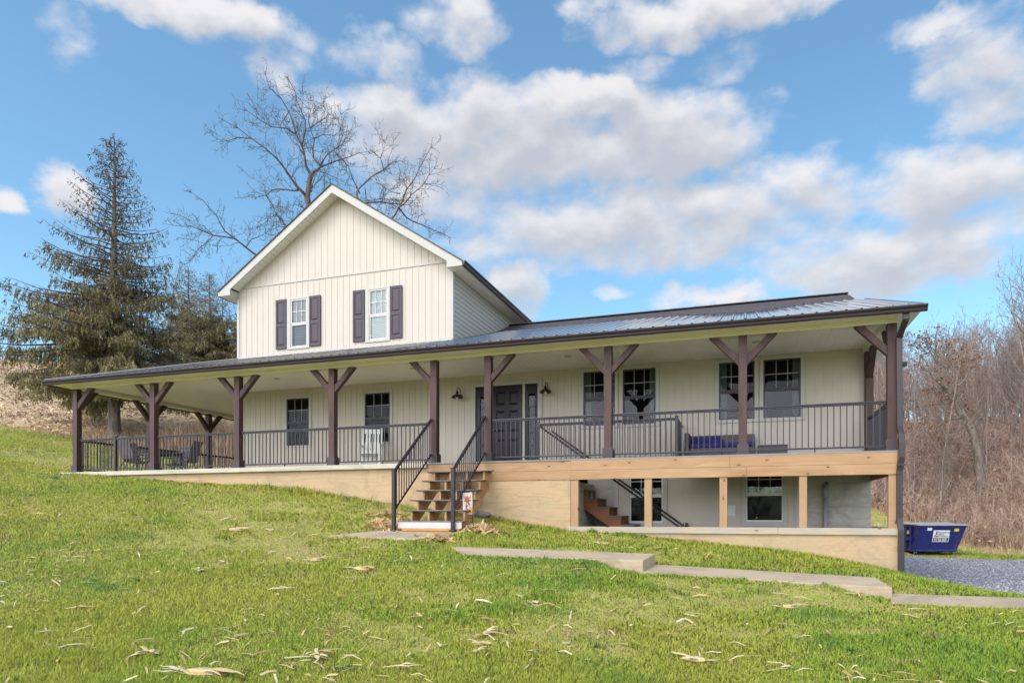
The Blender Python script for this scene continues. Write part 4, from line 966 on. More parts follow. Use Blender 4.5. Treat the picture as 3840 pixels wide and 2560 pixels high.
# ------------------------------------------------------------------ porch furniture
def sling_chair(loc, rz, label):
    t = thing('patio_chair', label, 'chair', loc, rz, 'sling patio chairs round the table')
    w = .27
    # side profile, chair faces -y: seat from front (y -.25) to back, back leaning to +y
    back = [(.20, .42), (.235, .55), (.29, .75), (.36, .95), (.395, 1.02)]; seat = [(-.26, .44), (-.18, .435), (0, .405), (.14, .395), (.20, .42)]
    def strip(P, name):
        m = MB()
        for (a, b) in zip(P[:-1], P[1:]): m.poly([(-w, a[0], a[1]), (w, a[0], a[1]), (w, b[0], b[1]), (-w, b[0], b[1])])
        o = m.build(name, MAT['sling'], t); s = o.modifiers.new('thickness', 'SOLIDIFY'); s.thickness = .012
    strip(seat, 'seat'); strip(back, 'backrest')
    for s in (-1, 1):
        x = s * (w + .012)
        m = MB(); m.tube([(x, a, b) for a, b in seat[:-1] + back], .014, 8); m.build('side_frame', MAT['chair_frame'], t, 0, True)
        m = MB(); m.tube([(x, -.25, .44), (x + s * .015, -.28, .24), (x + s * .02, -.32, .0)], .014, 8); m.build('leg', MAT['chair_frame'], t, 0, True)
        m = MB(); m.tube([(x, .10, .40), (x + s * .015, .20, .22), (x + s * .02, .36, .0)], .014, 8); m.build('leg', MAT['chair_frame'], t, 0, True)
        m = MB(); m.tube([(x, -.24, .44), (x + s * .03, -.25, .60), (x + s * .03, -.20, .655), (x + s * .03, .10, .66), (x, .27, .68)], .015, 8); m.build('armrest', MAT['chair_frame'], t, 0, True)
    m = MB(); m.tube([(-w, .395, 1.02), (w, .395, 1.02)], .014, 8); m.build('top_bar', MAT['chair_frame'], t, 0, True)
sling_chair((-19.42, .72, 0), R(180 - 8), 'grey sling patio chair with its back turned to the front railing')
sling_chair((-20.42, 1.75, 0), R(88), 'grey sling patio chair at the left end of the patio table')
sling_chair((-20.25, 3.05, 0), R(-8), 'grey sling patio chair on the far side of the patio table, facing the lawn')
sling_chair((-18.85, 2.05, 0), R(-72), 'grey sling patio chair at the right end of the patio table, leaning back most')
t = thing('patio_table', 'low dark grey patio table between the sling chairs', 'table', (-19.72, 1.9, 0))
m = MB(); m.box(-.52, .52, -.48, .48, .69, .715)
m.build('tabletop', MAT['chair_frame'], t, .01)
m = MB(); m.box(-.48, .48, -.44, -.41, .62, .69); m.box(-.48, .48, .41, .44, .62, .69); m.build('apron', MAT['chair_frame'], t)
for a in (-.45, .45):
    for b in (-.42, .42):
        m = MB(); m.tube([(a, b, .69), (a * .95, b * .95, .3), (a * 1.05, b * 1.05, 0)], .018, 8); m.build('leg', MAT['chair_frame'], t, 0, True)

t = thing('rocking_chair', 'white wooden rocking chair with slatted back on the porch', 'rocking chair', (-12.2, 1.72, 0), R(24))
W = .255
for s in (-1, 1):
    m = MB(); P = [(s * W, a, .02 + .30 * (a - .05) ** 2) for a in np.linspace(-.45, .55, 9)]
    for a, b in zip(P[:-1], P[1:]): m.bar(a, b, .034, .045)
    m.build('rocker', MAT['rocker'], t, .004)
    m = MB(); m.bar((s * W, -.24, .05), (s * W, -.24, .66), .042, .042, (0, 1, 0)); m.build('leg', MAT['rocker'], t, .006)
    m = MB(); m.bar((s * W, .20, .03), (s * W * .98, .22, .40), .042, .042, (0, 1, 0)); m.bar((s * W * .98, .22, .38), (s * W * .96, .50, 1.19), .045, .042, (0, 1, 0)); m.build('back_post', MAT['rocker'], t, .006)
    m = MB(); m.bar((s * (W + .01), -.30, .68), (s * (W + .005), .31, .655), .085, .026); m.build('armrest', MAT['rocker'], t, .008)
    m = MB(); m.bar((s * W, -.24, .22), (s * W, .20, .20), .022, .022); m.build('stretcher', MAT['rocker'], t)
m = MB()
for k in range(9): y = -.27 + k * .058; m.box(-W - .01, W + .01, y, y + .05, .425 - k * .006, .445 - k * .006)
m.build('seat', MAT['rocker'], t, .003)
m = MB(); m.bar((-W, -.24, .24), (W, -.24, .24), .022, .03); m.bar((-W, .21, .2), (W, .21, .2), .022, .022); m.build('stretcher', MAT['rocker'], t)
m = MB(); m.bar((-W * .96, .475, 1.10), (W * .96, .475, 1.10), .028, .13, (0, .33, 1)); m.build('head_rail', MAT['rocker'], t, .005)
m = MB(); m.bar((-W, .265, .52), (W, .265, .52), .026, .06, (0, .33, 1)); m.build('lower_rail', MAT['rocker'], t, .004)
for k in range(5):
    x = -.155 + k * .0775; m = MB(); m.bar((x, .27, .53), (x, .46, 1.06), .048, .016, (0, -1, .33)); m.build('back_slat', MAT['rocker'], t, .003)

def cushion(name, x0, x1, y0, y1, z0, z1, par):
    m = MB(); m.box(x0, x1, y0, y1, z0, z1); o = m.build(name, MAT['cushion'], par)
    bv = o.modifiers.new('bevel', 'BEVEL'); bv.width = min(x1 - x0, y1 - y0, z1 - z0) * .45; bv.segments = 4
    o.data.polygons.foreach_set('use_smooth', [True] * len(o.data.polygons))
t = thing('wicker_sofa', 'dark wicker sofa with blue cushions behind the railing', 'sofa', (-3.12, 1.95, 0))
for i, x0 in enumerate((-.715, .005)):
    x1 = x0 + .71
    m = MB(); m.box(x0, x1, -.36, .36, .06, .31); m.build('seat_base', MAT['wicker'], t, .012)
    m = MB(); m.prism([(.22, .06), (.36, .06), (.40, .665), (.30, .665)], x0, x1, 'X'); m.build('backrest', MAT['wicker'], t, .012)
    cushion('seat_cushion', x0 + .01, x1 - .01, -.36, .24, .31, .42, t)
m = MB(); m.box(-.82, -.72, -.37, .38, .06, .665); m.build('armrest', MAT['wicker'], t, .012)
cushion('back_cushion', -.70, -.02, .12, .26, .42, .62, t)
m = MB()
for x in (-.78, .66):
    for yv in (-.3, .3): m.box(x, x + .05, yv - .025, yv + .025, 0, .06)
m.build('foot', MAT['rubber'], t)
t = thing('wicker_ottoman', 'low dark wicker ottoman at the right end of the sofa', 'ottoman', (-2.05, 1.75, 0))
m = MB(); m.box(-.30, .30, -.28, .28, .07, .30); m.build('body', MAT['wicker'], t, .012)
m = MB(); m.box(-.31, .31, -.29, .29, .30, .325); m.build('top', MAT['wicker'], t, .008)
m = MB()
for a in (-.25, .25):
    for b in (-.23, .23): m.box(a - .025, a + .025, b - .025, b + .025, 0, .07)
m.build('foot', MAT['rubber'], t)

# notice on the lower wall, bottle on the basement window sill
m = MB(); m.box(-3.02, -2.84, YW - .022, YW - .016, -1.23, -.98); tag(m.build('paper_notice', MAT['paper']), 'pale paper notice pinned to the lower white wall', 'notice')
m = MB(); m.lathe([(0, 0), (.032, 0), (.032, .11), (.014, .15), (.013, .18), (0, .18)], 14, (-2.36, YW + .06, -1.37)); o = m.build('plastic_bottle', MAT['glass'], None, 0, True); tag(o, 'small clear bottle standing inside the lower right window', 'bottle')

# ------------------------------------------------------------------ garden flag
fx, fy = -7.98, -1.35; fz = gz(fx, fy)
t = thing('garden_flag', 'small garden flag with a brown cow and pumpkins on a black stake', 'flag', (fx, fy, fz))
top = -.735 - fz
m = MB(); m.tube([(0, 0, -.1), (-.005, 0, .4), (.01, 0, top)], .006, 6); m.tube([(-.235, 0, top - .01), (-.12, 0, top + .012), (.01, 0, top + .005), (.05, 0, top + .012)] + [(.05 + .032 * math.sin(a), 0, top - .022 + .034 * math.cos(a)) for a in np.linspace(0, 5.4, 14)], .006, 6)
m.build('stake', MAT['lamp'], t, 0, True)
FH, FW = .455, .225
def flag_pt(u, v, off=0): return (-.235 + u * FW + .015 * v, -.004 - off + .012 * math.sin(u * 5 + v * 3), top - .018 - v * FH + .012 * u)
m = MB(); n = 12
for i in range(n):
    for j in range(n * 2):
        u0, u1, v0, v1 = i / n, (i + 1) / n, j / n / 2, (j + 1) / n / 2; m.poly([flag_pt(u0, v1), flag_pt(u1, v1), flag_pt(u1, v0), flag_pt(u0, v0)])
fl = m.build('flag', pbr('flag_cloth', (.66, .56, .50), .85, .06, 20), t)
def patch(name, pts, col, off):
    m = MB(); c = (sum(p[0] for p in pts) / len(pts), sum(p[1] for p in pts) / len(pts))
    for a, b in zip(pts, pts[1:] + pts[:1]): m.poly([flag_pt(*c, off), flag_pt(*b, off), flag_pt(*a, off)])
    m.build(name, pbr(name + '_print', col, .85, .25, 40), fl)
el = lambda cx, cy, rx, ry, n=14, a0=0: [(cx + rx * math.cos(a0 + 2 * math.pi * k / n), cy + ry * math.sin(a0 + 2 * math.pi * k / n)) for k in range(n)]
patch('cow_body', [(.30, .52), (.42, .42), (.60, .42), (.74, .52), (.72, .80), (.30, .80)], (.13, .085, .08), .0015)
patch('cow_head', el(.50, .40, .17, .19), (.42, .17, .09), .003)
patch('cow_muzzle', el(.50, .53, .10, .055), (.62, .40, .32), .0045)
patch('cow_fringe', el(.50, .27, .15, .07), (.60, .16, .06), .0046)
patch('cow_horn', [(.34, .33), (.18, .25), (.14, .12), (.20, .20), (.38, .28)], (.22, .13, .11), .002); patch('cow_horn', [(.66, .33), (.62, .28), (.80, .20), (.86, .12), (.82, .25)], (.22, .13, .11), .002)
patch('cow_ear', el(.24, .37, .11, .04), (.30, .12, .08), .0022); patch('cow_ear', el(.76, .37, .11, .04), (.30, .12, .08), .0022)
patch('flower', el(.50, .19, .07, .05), (.75, .10, .05), .005); patch('flower', el(.40, .21, .05, .035), (.72, .22, .07), .0052); patch('flower', el(.61, .21, .05, .035), (.72, .22, .07), .0052)
patch('pumpkin', el(.74, .87, .20, .075), (.85, .32, .04), .005); patch('pumpkin', el(.50, .83, .12, .11), (.75, .13, .05), .0055); patch('pumpkin', el(.84, .74, .12, .06), (.80, .36, .10), .004); patch('pumpkin', el(.20, .90, .14, .07), (.72, .14, .10), .0052)
patch('eye', el(.43, .39, .022, .014), (.02, .015, .015), .006); patch('eye', el(.57, .39, .022, .014), (.02, .015, .015), .006)

# field stone against the wall
def stone(x, y, z, sx, sy, sz, name, label, seed):
    r = np.random.default_rng(seed); bmx = bmesh.new(); bmesh.ops.create_icosphere(bmx, subdivisions=3, radius=1)
    for v in bmx.verts:
        k = 1 + .18 * math.sin(v.co.x * 3 + seed) * math.cos(v.co.y * 4) + r.normal(0, .04); v.co = Vector((v.co.x * sx * k, v.co.y * sy * k, v.co.z * sz * k))
    me = bpy.data.meshes.new(name); bmx.to_mesh(me); bmx.free(); o = add_obj(name, me, MAT['rock']); o.location = (x, y, z); tag(o, label, 'stone')
stone(-8.28, -.20, -1.21, .27, .10, .09, 'field_stone', 'flat dark grey stone against the wall behind the garden flag', 3)

# ------------------------------------------------------------------ dumpster
def text_mesh(name, body, size, mat, parent, loc, align='LEFT', sx=1.0, bold=0.0):
    cu = bpy.data.curves.new(name, 'FONT'); cu.body = body; cu.size = size; cu.align_x = align; cu.extrude = .0015; cu.offset = bold
    tmp = bpy.data.objects.new(name, cu); COL.objects.link(tmp); dg = bpy.context.evaluated_depsgraph_get()
    me = bpy.data.meshes.new_from_object(tmp.evaluated_get(dg)); bpy.data.objects.remove(tmp)
    me.materials.clear(); o = add_obj(name, me, mat, parent); o.location = loc; o.scale = (sx, 1, 1); return o
def dumpster():
    gzv = gz(4.3, 15.6)
    t = thing('dumpster', 'dark blue steel dumpster with grey lid and white company sign', 'dumpster', (3.55, 15.15, gzv), R(16))
    L, D, zb, zt, Df = 1.56, 1.15, .13, 1.13, .28      # width, depth at base, floor, rim, front overhang at the rim
    xr = .17                                          # side flare at the right
    # local: x along the front, -y towards the viewer; front leans out over -y, right side flares
    b = [(0, 0), (L, 0), (L, D), (0, D)]; tp = [(0.06, -Df), (L + xr + .06, -Df), (L + xr, D), (0, D)]
    m = MB(); th = .02
    m.v = [(x, y, zb) for x, y in b] + [(x, y, zt) for x, y in tp]; m.f = [(3, 2, 1, 0), (0, 1, 5, 4), (1, 2, 6, 5), (2, 3, 7, 6), (3, 0, 4, 7)]
    m.build('body', MAT['bin'], t, .01)
    m = MB(); e = .03; q = [tp[0], tp[1], tp[2], tp[3]]
    for a, c in zip(q, q[1:] + q[:1]): m.bar((a[0], a[1], zt), (c[0], c[1], zt), .06, .06)
    m.build('rim', MAT['bin'], t, .006)
    m = MB()
    for yv in (.25, .55, .85): m.prism([(yv - .03, zb + .02), (yv + .03, zb + .02), (yv + .03, zt - .04), (yv - .03, zt - .04)], -.035, .03, 'X')
    m.bar((.02, -.03, zb + .06), (L + .02, -.03, zb + .06), .05, .07); m.bar((.0, .0, zb + .06), (.0, D, zb + .06), .05, .07)
    m.build('rib', MAT['bin'], t, .006)
    for a, c in ((0.0, .5), (.5, 1.0)):
        x0 = .0 + a * (L + xr + .14) - .03; x1 = c * (L + xr + .14) - .04
        m = MB(); k = 7
        P = []
        for i in range(k + 1):
            u = i / k; P.append((x0 + (x1 - x0) * u, .012 * (i % 2)))
        for (p, q_) in zip(P[:-1], P[1:]):
            m.prism([(-Df - .07, zt + .035 + 0), (D + .04, zt + .11), (D + .04, zt + .085), (-Df - .07, zt + .01)], p[0], q_[0] - .004, 'X')
            m.box(p[0] + .02, p[0] + .05, -Df - .0, D - .05, zt + .05, zt + .07)
        m.build('lid', MAT['lid'], t, .004)
    for sx_, xx in ((-1, -.03), (1, L + .10)):
        m = MB(); m.box(xx - .035, xx + .035, .15, .95, .55, .68); m.build('fork_pocket', MAT['bin'], t, .004)
    for (x, y) in ((.10, .12), (L - .1, .12), (.10, D - .12), (L - .1, D - .12)):
        m = MB(); m.tube([(x - .022, y, .065), (x + .022, y, .065)], .065, 14); w = m.build('wheel', MAT['rubber'], t)
        m = MB(); m.box(x - .045, x - .03, y - .03, y + .03, .05, zb + .005); m.box(x + .03, x + .045, y - .03, y + .03, .05, zb + .005); m.box(x - .05, x + .05, y - .05, y + .05, zb - .02, zb - .004); m.build('caster_fork', MAT['steel'], w)
    # panels lie on the leaning front: a frame whose local x,y run along and up that face
    tilt = math.atan2(Df, zt - zb)
    f = bpy.data.objects.new('sign', bpy.data.meshes.new('sign')); 
    def plate(name, x0, x1, s0, s1, mat, par, off=.004):
        m = MB(); m.box(x0, x1, s0, s1, off - .003, off); o = m.build(name, mat, par); return o
    Mx = Matrix.Translation((0, 0, zb)) @ Matrix.Rotation(math.pi / 2 + tilt, 4, 'X')
    def place(o): o.matrix_local = Mx
    H = math.hypot(Df, zt - zb)
    s = plate('sign', .60, 1.20, .40, .86, MAT['white_sign'], t); place(s)
    plate('phone_panel', .62, 1.18, .42, .575, MAT['ink'], s, .006)
    text_mesh('lettering', "HOLLENBAUGH'S", .078, MAT['ink'], s, (.765, .745, .006), sx=.86, bold=.0015)
    text_mesh('lettering', "TRASH &", .066, MAT['ink'], s, (.775, .675, .006), sx=.9, bold=.0015); text_mesh('lettering', "RECYCLING, LLC", .066, MAT['ink'], s, (.765, .610, .006), sx=.84, bold=.0015)
    text_mesh('lettering', "814 643 6230", .080, MAT['white_sign'], s, (.655, .502, .0085), sx=1.05, bold=.002); text_mesh('lettering', "717 248 3569", .080, MAT['white_sign'], s, (.655, .430, .0085), sx=1.05, bold=.002)
    m = MB()   # the black emblem: a bent figure over a triangle
    for P in ([(.63, .60), (.74, .60), (.685, .69)], [(.685, .69), (.715, .69), (.745, .79), (.70, .80)], [(.735, .60), (.765, .60), (.745, .76), (.725, .74)], [(.70, .79), (.745, .80), (.80, .795), (.79, .81), (.72, .825)]):
        m.poly([(x, y_, .006) for x, y_ in P])
    m.build('emblem', MAT['ink'], s)
    m = MB(); m.poly([(.665, .615, .0075), (.705, .615, .0075), (.685, .65, .0075)]); m.build('emblem', MAT['white_sign'], s)
    o = plate('warning_sticker', 1.36, 1.52, .82, .93, MAT['yellow'], t); place(o)
    m = MB(); [m.box(1.375, 1.505, .905 - k * .022, .913 - k * .022, .004, .0055) for k in range(2)]; m.build('lettering', MAT['ink'], o)
    o = plate('white_sticker', .36, .53, .85, .96, MAT['white_sign'], t); place(o)
    # sticker on the left side
    m = MB(); m.box(-.006, -.002, .36, .58, .80, .93); o = m.build('warning_sticker', MAT['yellow'], t)
    m = MB(); m.box(-.008, -.0061, .38, .56, .895, .905); m.box(-.008, -.0061, .38, .56, .875, .882); m.build('lettering', MAT['ink'], o)
dumpster()

# ------------------------------------------------------------------ lawn
CAMP = np.array([-2.675, -14.432]); FWD = np.array([-math.sin(THETA), math.cos(THETA)]); RGT = np.array([math.cos(THETA), math.sin(THETA)])
def blade_mesh(x, y, z, h, w, lean, name, mat, tint, kind='stuff'):
    """bent grass blades: a quad and a tip each"""
    n = len(x); az = rng.uniform(0, 2 * np.pi, n); fa = az + np.pi / 2 + rng.normal(0, .5, n)
    dx, dy = np.cos(az), np.sin(az); fx_, fy_ = np.cos(fa), np.sin(fa)
    b = np.stack([x, y, z], -1); wv = np.stack([dx * w, dy * w, np.zeros(n)], -1)
    mid = b + np.stack([fx_ * lean * h * .35, fy_ * lean * h * .35, h * .58], -1); tip = b + np.stack([fx_ * lean * h, fy_ * lean * h, h * (1 - .25 * lean)], -1)
    V = np.stack([b - wv, b + wv, mid + wv * .75, mid - wv * .75, tip], 1).reshape(-1, 3); k = np.arange(n) * 5
    F4 = np.stack([k, k + 1, k + 2, k + 3], -1); F3 = np.stack([k + 3, k + 2, k + 4], -1)
    o = np_mesh(name, V, [F4, F3], mat, None, np.repeat(tint, 5)); o['kind'] = kind; return o
def free_ground(x, y):
    ok = ~((x > -21.25) & (x < .07) & (y > -.12) & (y < 13)) & ~in_poly(x, y, GRAVEL)
    for P, th in SLABS: ok &= ~in_poly(x, y, [p[:2] for p in P])
    ok &= ~((x > -9.55) & (x < -8.0) & (y > -2.0) & (y < 0))
    return ok
def clump(x, y, s): return .5 + .25 * (np.sin(x * 1.3 * s + 2 * np.sin(y * .7 * s)) + np.sin(y * 1.7 * s + 1.5 * np.sin(x * .9 * s + 1)))
def lawn():
    n = 1250000
    w = 4.2 * (34 / 4.2) ** (rng.random(n) ** 1.12); a = rng.uniform(-1.2, 1.2, n)
    x = CAMP[0] + w * FWD[0] + a * w * RGT[0]; y = CAMP[1] + w * FWD[1] + a * w * RGT[1]
    ok = free_ground(x, y) & (rng.random(n) > zone_field(x, y) * 1.2) & (rng.random(n) > zone_woods(x, y) * 1.1); x, y, w = x[ok], y[ok], w[ok]; n = len(x)
    c = clump(x, y, 1.0) * .6 + clump(x + 9, y - 3, 3.1) * .4
    h = (.032 + .050 * c * c + .028 * rng.random(n)) * np.clip(.75 + w * .022, .8, 1.25); tall = rng.random(n) < .02; h[tall] *= 1.7
    # slightly taller along walls and slabs
    near = (np.abs(y + .2) < .35) & (x > -21) & (x < .3); h[near] *= 1.5
    wd = np.clip(.0013 + .00034 * w, .0018, .009) * rng.uniform(.6, 1.3, n)
    pt = clump(x * .55 + 4, y * .55, 1.0) * .5 + clump(x, y, 2.2) * .3 + clump(x + 3, y + 8, 6.0) * .2     # worn, strawy patches
    thin = np.clip((pt - .56) * 5, 0, 1)
    t = np.clip(.46 - .22 * (c - .5) + .30 * thin + rng.normal(0, .16, n) + .16 * np.clip((-4.5 - x) / 6, 0, 1), 0, 1)
    h *= 1 - .45 * thin; k = rng.random(n) > thin * .62; x, y, h, wd, t = x[k], y[k], h[k], wd[k], t[k]; n = len(x)
    blade_mesh(x, y, ground(x, y) - .004, h, wd, rng.uniform(.10, .85, n), 'grass', GRASS, t)
GRASS = blades('grass_blade', [(0, (.13, .30, .055)), (.28, (.26, .45, .055)), (.52, (.44, .58, .065)), (.78, (.62, .62, .12)), (1, (.72, .58, .30))], .22, .55, .30, (.66, .60, .10), soft=.82, patch2=[(.55, (.15, .36, .07), .55, .68, .62), (1.5, (.62, .42, .24), .60, .72, .75)])
lawn()
def tufts():
    """coarser clumps standing above the mown turf and along the walls"""
    X, Y, H = [], [], []
    r = np.random.default_rng(31); k = 0
    while k < 150:
        if k < 90:
            w = 4.6 * (20 / 4.6) ** r.random(); a = r.uniform(-.78, .78); x, y = CAMP[0] + w * FWD[0] + a * w * RGT[0], CAMP[1] + w * FWD[1] + a * w * RGT[1]
        else: x = r.uniform(-20.5, .2); y = -.16 - abs(r.normal(0, .10))
        if not free_ground(np.array([x]), np.array([y]))[0]: continue
        n = r.integers(18, 60); s = r.uniform(.02, .10); X.append(r.normal(x, s, n)); Y.append(np.minimum(r.normal(y, s, n), y + .12)); H.append(r.uniform(.05, .12) * r.uniform(.6, 1.2, n)); k += 1
    for P, th in SLABS:                     # turf creeping over the slab edges
        for (a, b, _), (c, e, _) in zip(P, P[1:] + P[:1]):
            L = math.hypot(c - a, e - b); nx, ny = (e - b) / L, -(c - a) / L
            for q in range(int(L * 3)):
                t = r.random(); n = r.integers(8, 34); o = abs(r.normal(.02, .03)); X.append(r.normal(a + (c - a) * t + nx * o, .035, n)); Y.append(r.normal(b + (e - b) * t + ny * o, .035, n)); H.append(r.uniform(.05, .10) * r.uniform(.6, 1.2, n))
    X, Y, H = map(np.concatenate, (X, Y, H)); ok = free_ground(X, Y); X, Y, H = X[ok], Y[ok], H[ok]; n = len(X); w = np.hypot(X - CAMP[0], Y - CAMP[1])
    blade_mesh(X, Y, ground(X, Y) - .004, H, np.clip(.0018 + .0004 * w, .0022, .008), r.uniform(.3, 1.0, n), 'grass_tufts', GRASS, np.clip(r.normal(.26, .16, n), 0, 1))
tufts()
# short straw bits worked into the lawn
def straw():
    n = 4200; w = 4.4 * (30 / 4.4) ** (rng.random(n) ** 1.0); a = rng.uniform(-.95, .95, n)
    x = CAMP[0] + w * FWD[0] + a * w * RGT[0]; y = CAMP[1] + w * FWD[1] + a * w * RGT[1]
    ok = free_ground(x, y) & (clump(x, y, .8) + rng.normal(0, .25, n) > .52) & (zone_woods(x, y) < .5); x, y, w = x[ok], y[ok], w[ok]; n = len(x)
    L = rng.uniform(.03, .13, n); wd = rng.uniform(.003, .010, n); an = rng.uniform(0, 6.28, n); z = ground(x, y) + rng.uniform(.018, .05, n)
    d = np.stack([np.cos(an) * L, np.sin(an) * L, rng.normal(0, .02, n)], -1); s = np.stack([-np.sin(an) * wd, np.cos(an) * wd, rng.normal(0, .003, n)], -1); p = np.stack([x, y, z], -1)
    mid = p + np.stack([np.zeros(n), np.zeros(n), rng.uniform(.0, .025, n)], -1)
    V = np.stack([p - d - s, p - d + s, mid + s * 1.2, mid - s * 1.2, p + d + s * .7, p + d - s * .7], 1).reshape(-1, 3); k = np.arange(n) * 6
    F = np.concatenate([np.stack([k, k + 1, k + 2, k + 3], -1), np.stack([k + 3, k + 2, k + 4, k + 5], -1)])
    o = np_mesh('straw_litter', V, F, HUSK, None, np.repeat(rng.random(n), 6)); o['kind'] = 'stuff'
HUSK = blades('corn_husk', [(0, (.44, .25, .12)), (.3, (.68, .45, .21)), (.6, (.78, .61, .34)), (1, (.80, .71, .50))], .2, .7, soft=.4)
straw()
# corn husks ------------------------------------------------------------------
def husk_mesh(seed, kind):
    r = np.random.default_rng(seed); V = []; F = []; T = []
    def leaf(p, az, L, w, lift, curl, cup):
        k = 7; b = len(V); d = np.array([math.cos(az), math.sin(az), 0]); s = np.array([-math.sin(az), math.cos(az), 0]); tt = r.uniform(.35, 1)
        for i in range(k):
            u = i / (k - 1); c = np.array(p) + d * (L * u) + s * (curl * u * u) + np.array([0, 0, lift * math.sin(u * 2.6) + r.normal(0, .002)])
            ww = w * (math.sin(math.pi * min(u * .9 + .12, 1)) ** .7 + .08)
            for q in (-1, 0, 1): V.append(c + s * ww * q + np.array([0, 0, -cup * abs(q) * ww + r.normal(0, .001)])); T.append(np.clip(tt + .12 * q + r.normal(0, .06), 0, 1))
        for i in range(k - 1):
            for q in (0, 1): a = b + i * 3 + q; F.append((a, a + 1, a + 4, a + 3))
    if kind == 'bundle':
        k, q = 12, 20; b = len(V); ph = r.uniform(0, 6)
        for i in range(k):
            u = i / (k - 1); rad = .036 * (math.sin(math.pi * (u * .80 + .10)) ** .75) * (1 - .12 * u)
            for j in range(q):
                an = 2 * math.pi * j / q + .35 * u; rr = rad * (1 + .13 * math.sin(an * 5 + ph) + r.normal(0, .035)) + (.010 * r.random() if i == k - 1 else 0)
                V.append(np.array([.03 + .21 * u, rr * math.cos(an), .030 + .85 * rr * math.sin(an)])); T.append(np.clip(.47 + .24 * math.sin(an * 5 + ph) + r.normal(0, .05), 0, 1))
        for i in range(k - 1):
            for j in range(q): F.append((b + i * q + j, b + i * q + (j + 1) % q, b + (i + 1) * q + (j + 1) % q, b + (i + 1) * q + j))
        for i in range(4): leaf((.06 + .03 * i, r.normal(0, .02), .03 + .01 * i), r.normal(0, .3), r.uniform(.16, .24), r.uniform(.014, .026), r.uniform(.01, .04), r.normal(0, .03), .6)
        for i in range(4): leaf((.04, 0, .025), math.pi + r.normal(0, .35), r.uniform(.08, .19), r.uniform(.006, .015), .012, r.normal(0, .04), .3)
    elif kind == 'spray':
        for i in range(6): leaf((0, 0, .02), r.uniform(0, 6.28), r.uniform(.08, .20), r.uniform(.01, .026), r.uniform(.01, .05), r.normal(0, .04), .3)
    elif kind == 'stalk':
        leaf((0, 0, .025), 0, r.uniform(.22, .40), .009, .012, r.normal(0, .02), .9); leaf((.12, 0, .025), r.normal(0, .5), r.uniform(.1, .2), .016, .025, r.normal(0, .04), .4)
    elif kind == 'strip':
        leaf((0, 0, .022), 0, r.uniform(.10, .22), r.uniform(.008, .018), r.uniform(.006, .035), r.normal(0, .05), .4)
        if r.random() < .5: leaf((.02, 0, .022), r.normal(0, .8), r.uniform(.08, .16), r.uniform(.007, .014), .02, r.normal(0, .04), .4)
    me_o = np_mesh('corn_husk', np.array(V), np.array(F), HUSK, None, np.array(T)); me = me_o.data; me.polygons.foreach_set('use_smooth', [True] * len(me.polygons)); bpy.data.objects.remove(me_o); return me
HM = {k: [husk_mesh(i * 7 + j, k) for j in range(c)] for i, (k, c) in enumerate((('bundle', 3), ('spray', 4), ('stalk', 4), ('strip', 7)))}
def put_husk(me, x, y, rz, s, label, group=None, lift=.012, rx=0):
    o = bpy.data.objects.new('corn_husk', me); COL.objects.link(o); o.location = (x, y, gz(x, y) + lift); o.rotation_euler = (rx, rng.normal(0, .08), rz); o.scale = (s, s, s)
    return tag(o, label, 'corn husk', group)
def at_view(a, w): return CAMP[0] + w * FWD[0] + a * w * RGT[0], CAMP[1] + w * FWD[1] + a * w * RGT[1]
BIG = [('bundle', -.490, 5.75, .15, 1.6, 'large orange tan husk bundle lying nearest, at the lower left of the lawn'), ('spray', -.535, 6.3, .5, 1.15, 'crumpled papery husk just behind the large orange bundle'),
 ('stalk', -.66, 7.75, .1, 1.0, 'long pale stalk with a leaf at the far left edge of the foreground lawn'), ('strip', -.67, 6.35, .2, 1.3, 'flat pale strip of husk left of the crumpled papery husk'),
 ('spray', -.285, 6.35, .2, 1.1, 'pointed upright husk with trailing stalk left of centre in the foreground'), ('bundle', -.045, 7.0, 1.0, .8, 'bent yellow corn stalk standing up near the middle of the lawn'),
 ('bundle', .29, 6.35, 2.7, 1.0, 'fan of pale shredded leaves in the right foreground'), ('stalk', -.03, 5.3, .0, 1.2, 'long pale stalk at the bottom edge of the lawn, right of centre'),
 ('bundle', .395, 8.6, .2, 1.0, 'yellowish husk bundle in the right lawn below the longest path slab'), ('stalk', -.19, 6.05, -.45, 1.2, 'yellow jointed stalk lying slantwise left of centre in the foreground'),
 ('bundle', -.42, 13.0, .3, 1.2, 'whitish husk bundle on the upper left lawn below the porch wall'), ('bundle', -.235, 10.2, -.2, 1.15, 'pale folded husk on the lawn in front of the front steps landing'),
 ('spray', .13, 12.4, .6, 1.2, 'pale husk beside the wooden sill below the leftmost deck post'), ('bundle', -.30, 10.9, .4, 1.0, 'upright cream husk in the lawn left of the landing slab'),
 ('stalk', -.36, 8.9, -.1, 1.1, 'long cream husk strip in the middle of the left lawn'), ('spray', -.46, 10.0, .3, 1.1, 'brownish tuft of dead leaves with a red leaf on the left lawn')]
for k, a, w, rz, s, lab in BIG:
    x, y = at_view(a, w); put_husk(HM[k][len(lab) % len(HM[k])], x, y, rz + THETA, s, lab, 'large corn husks')
cnt = 0
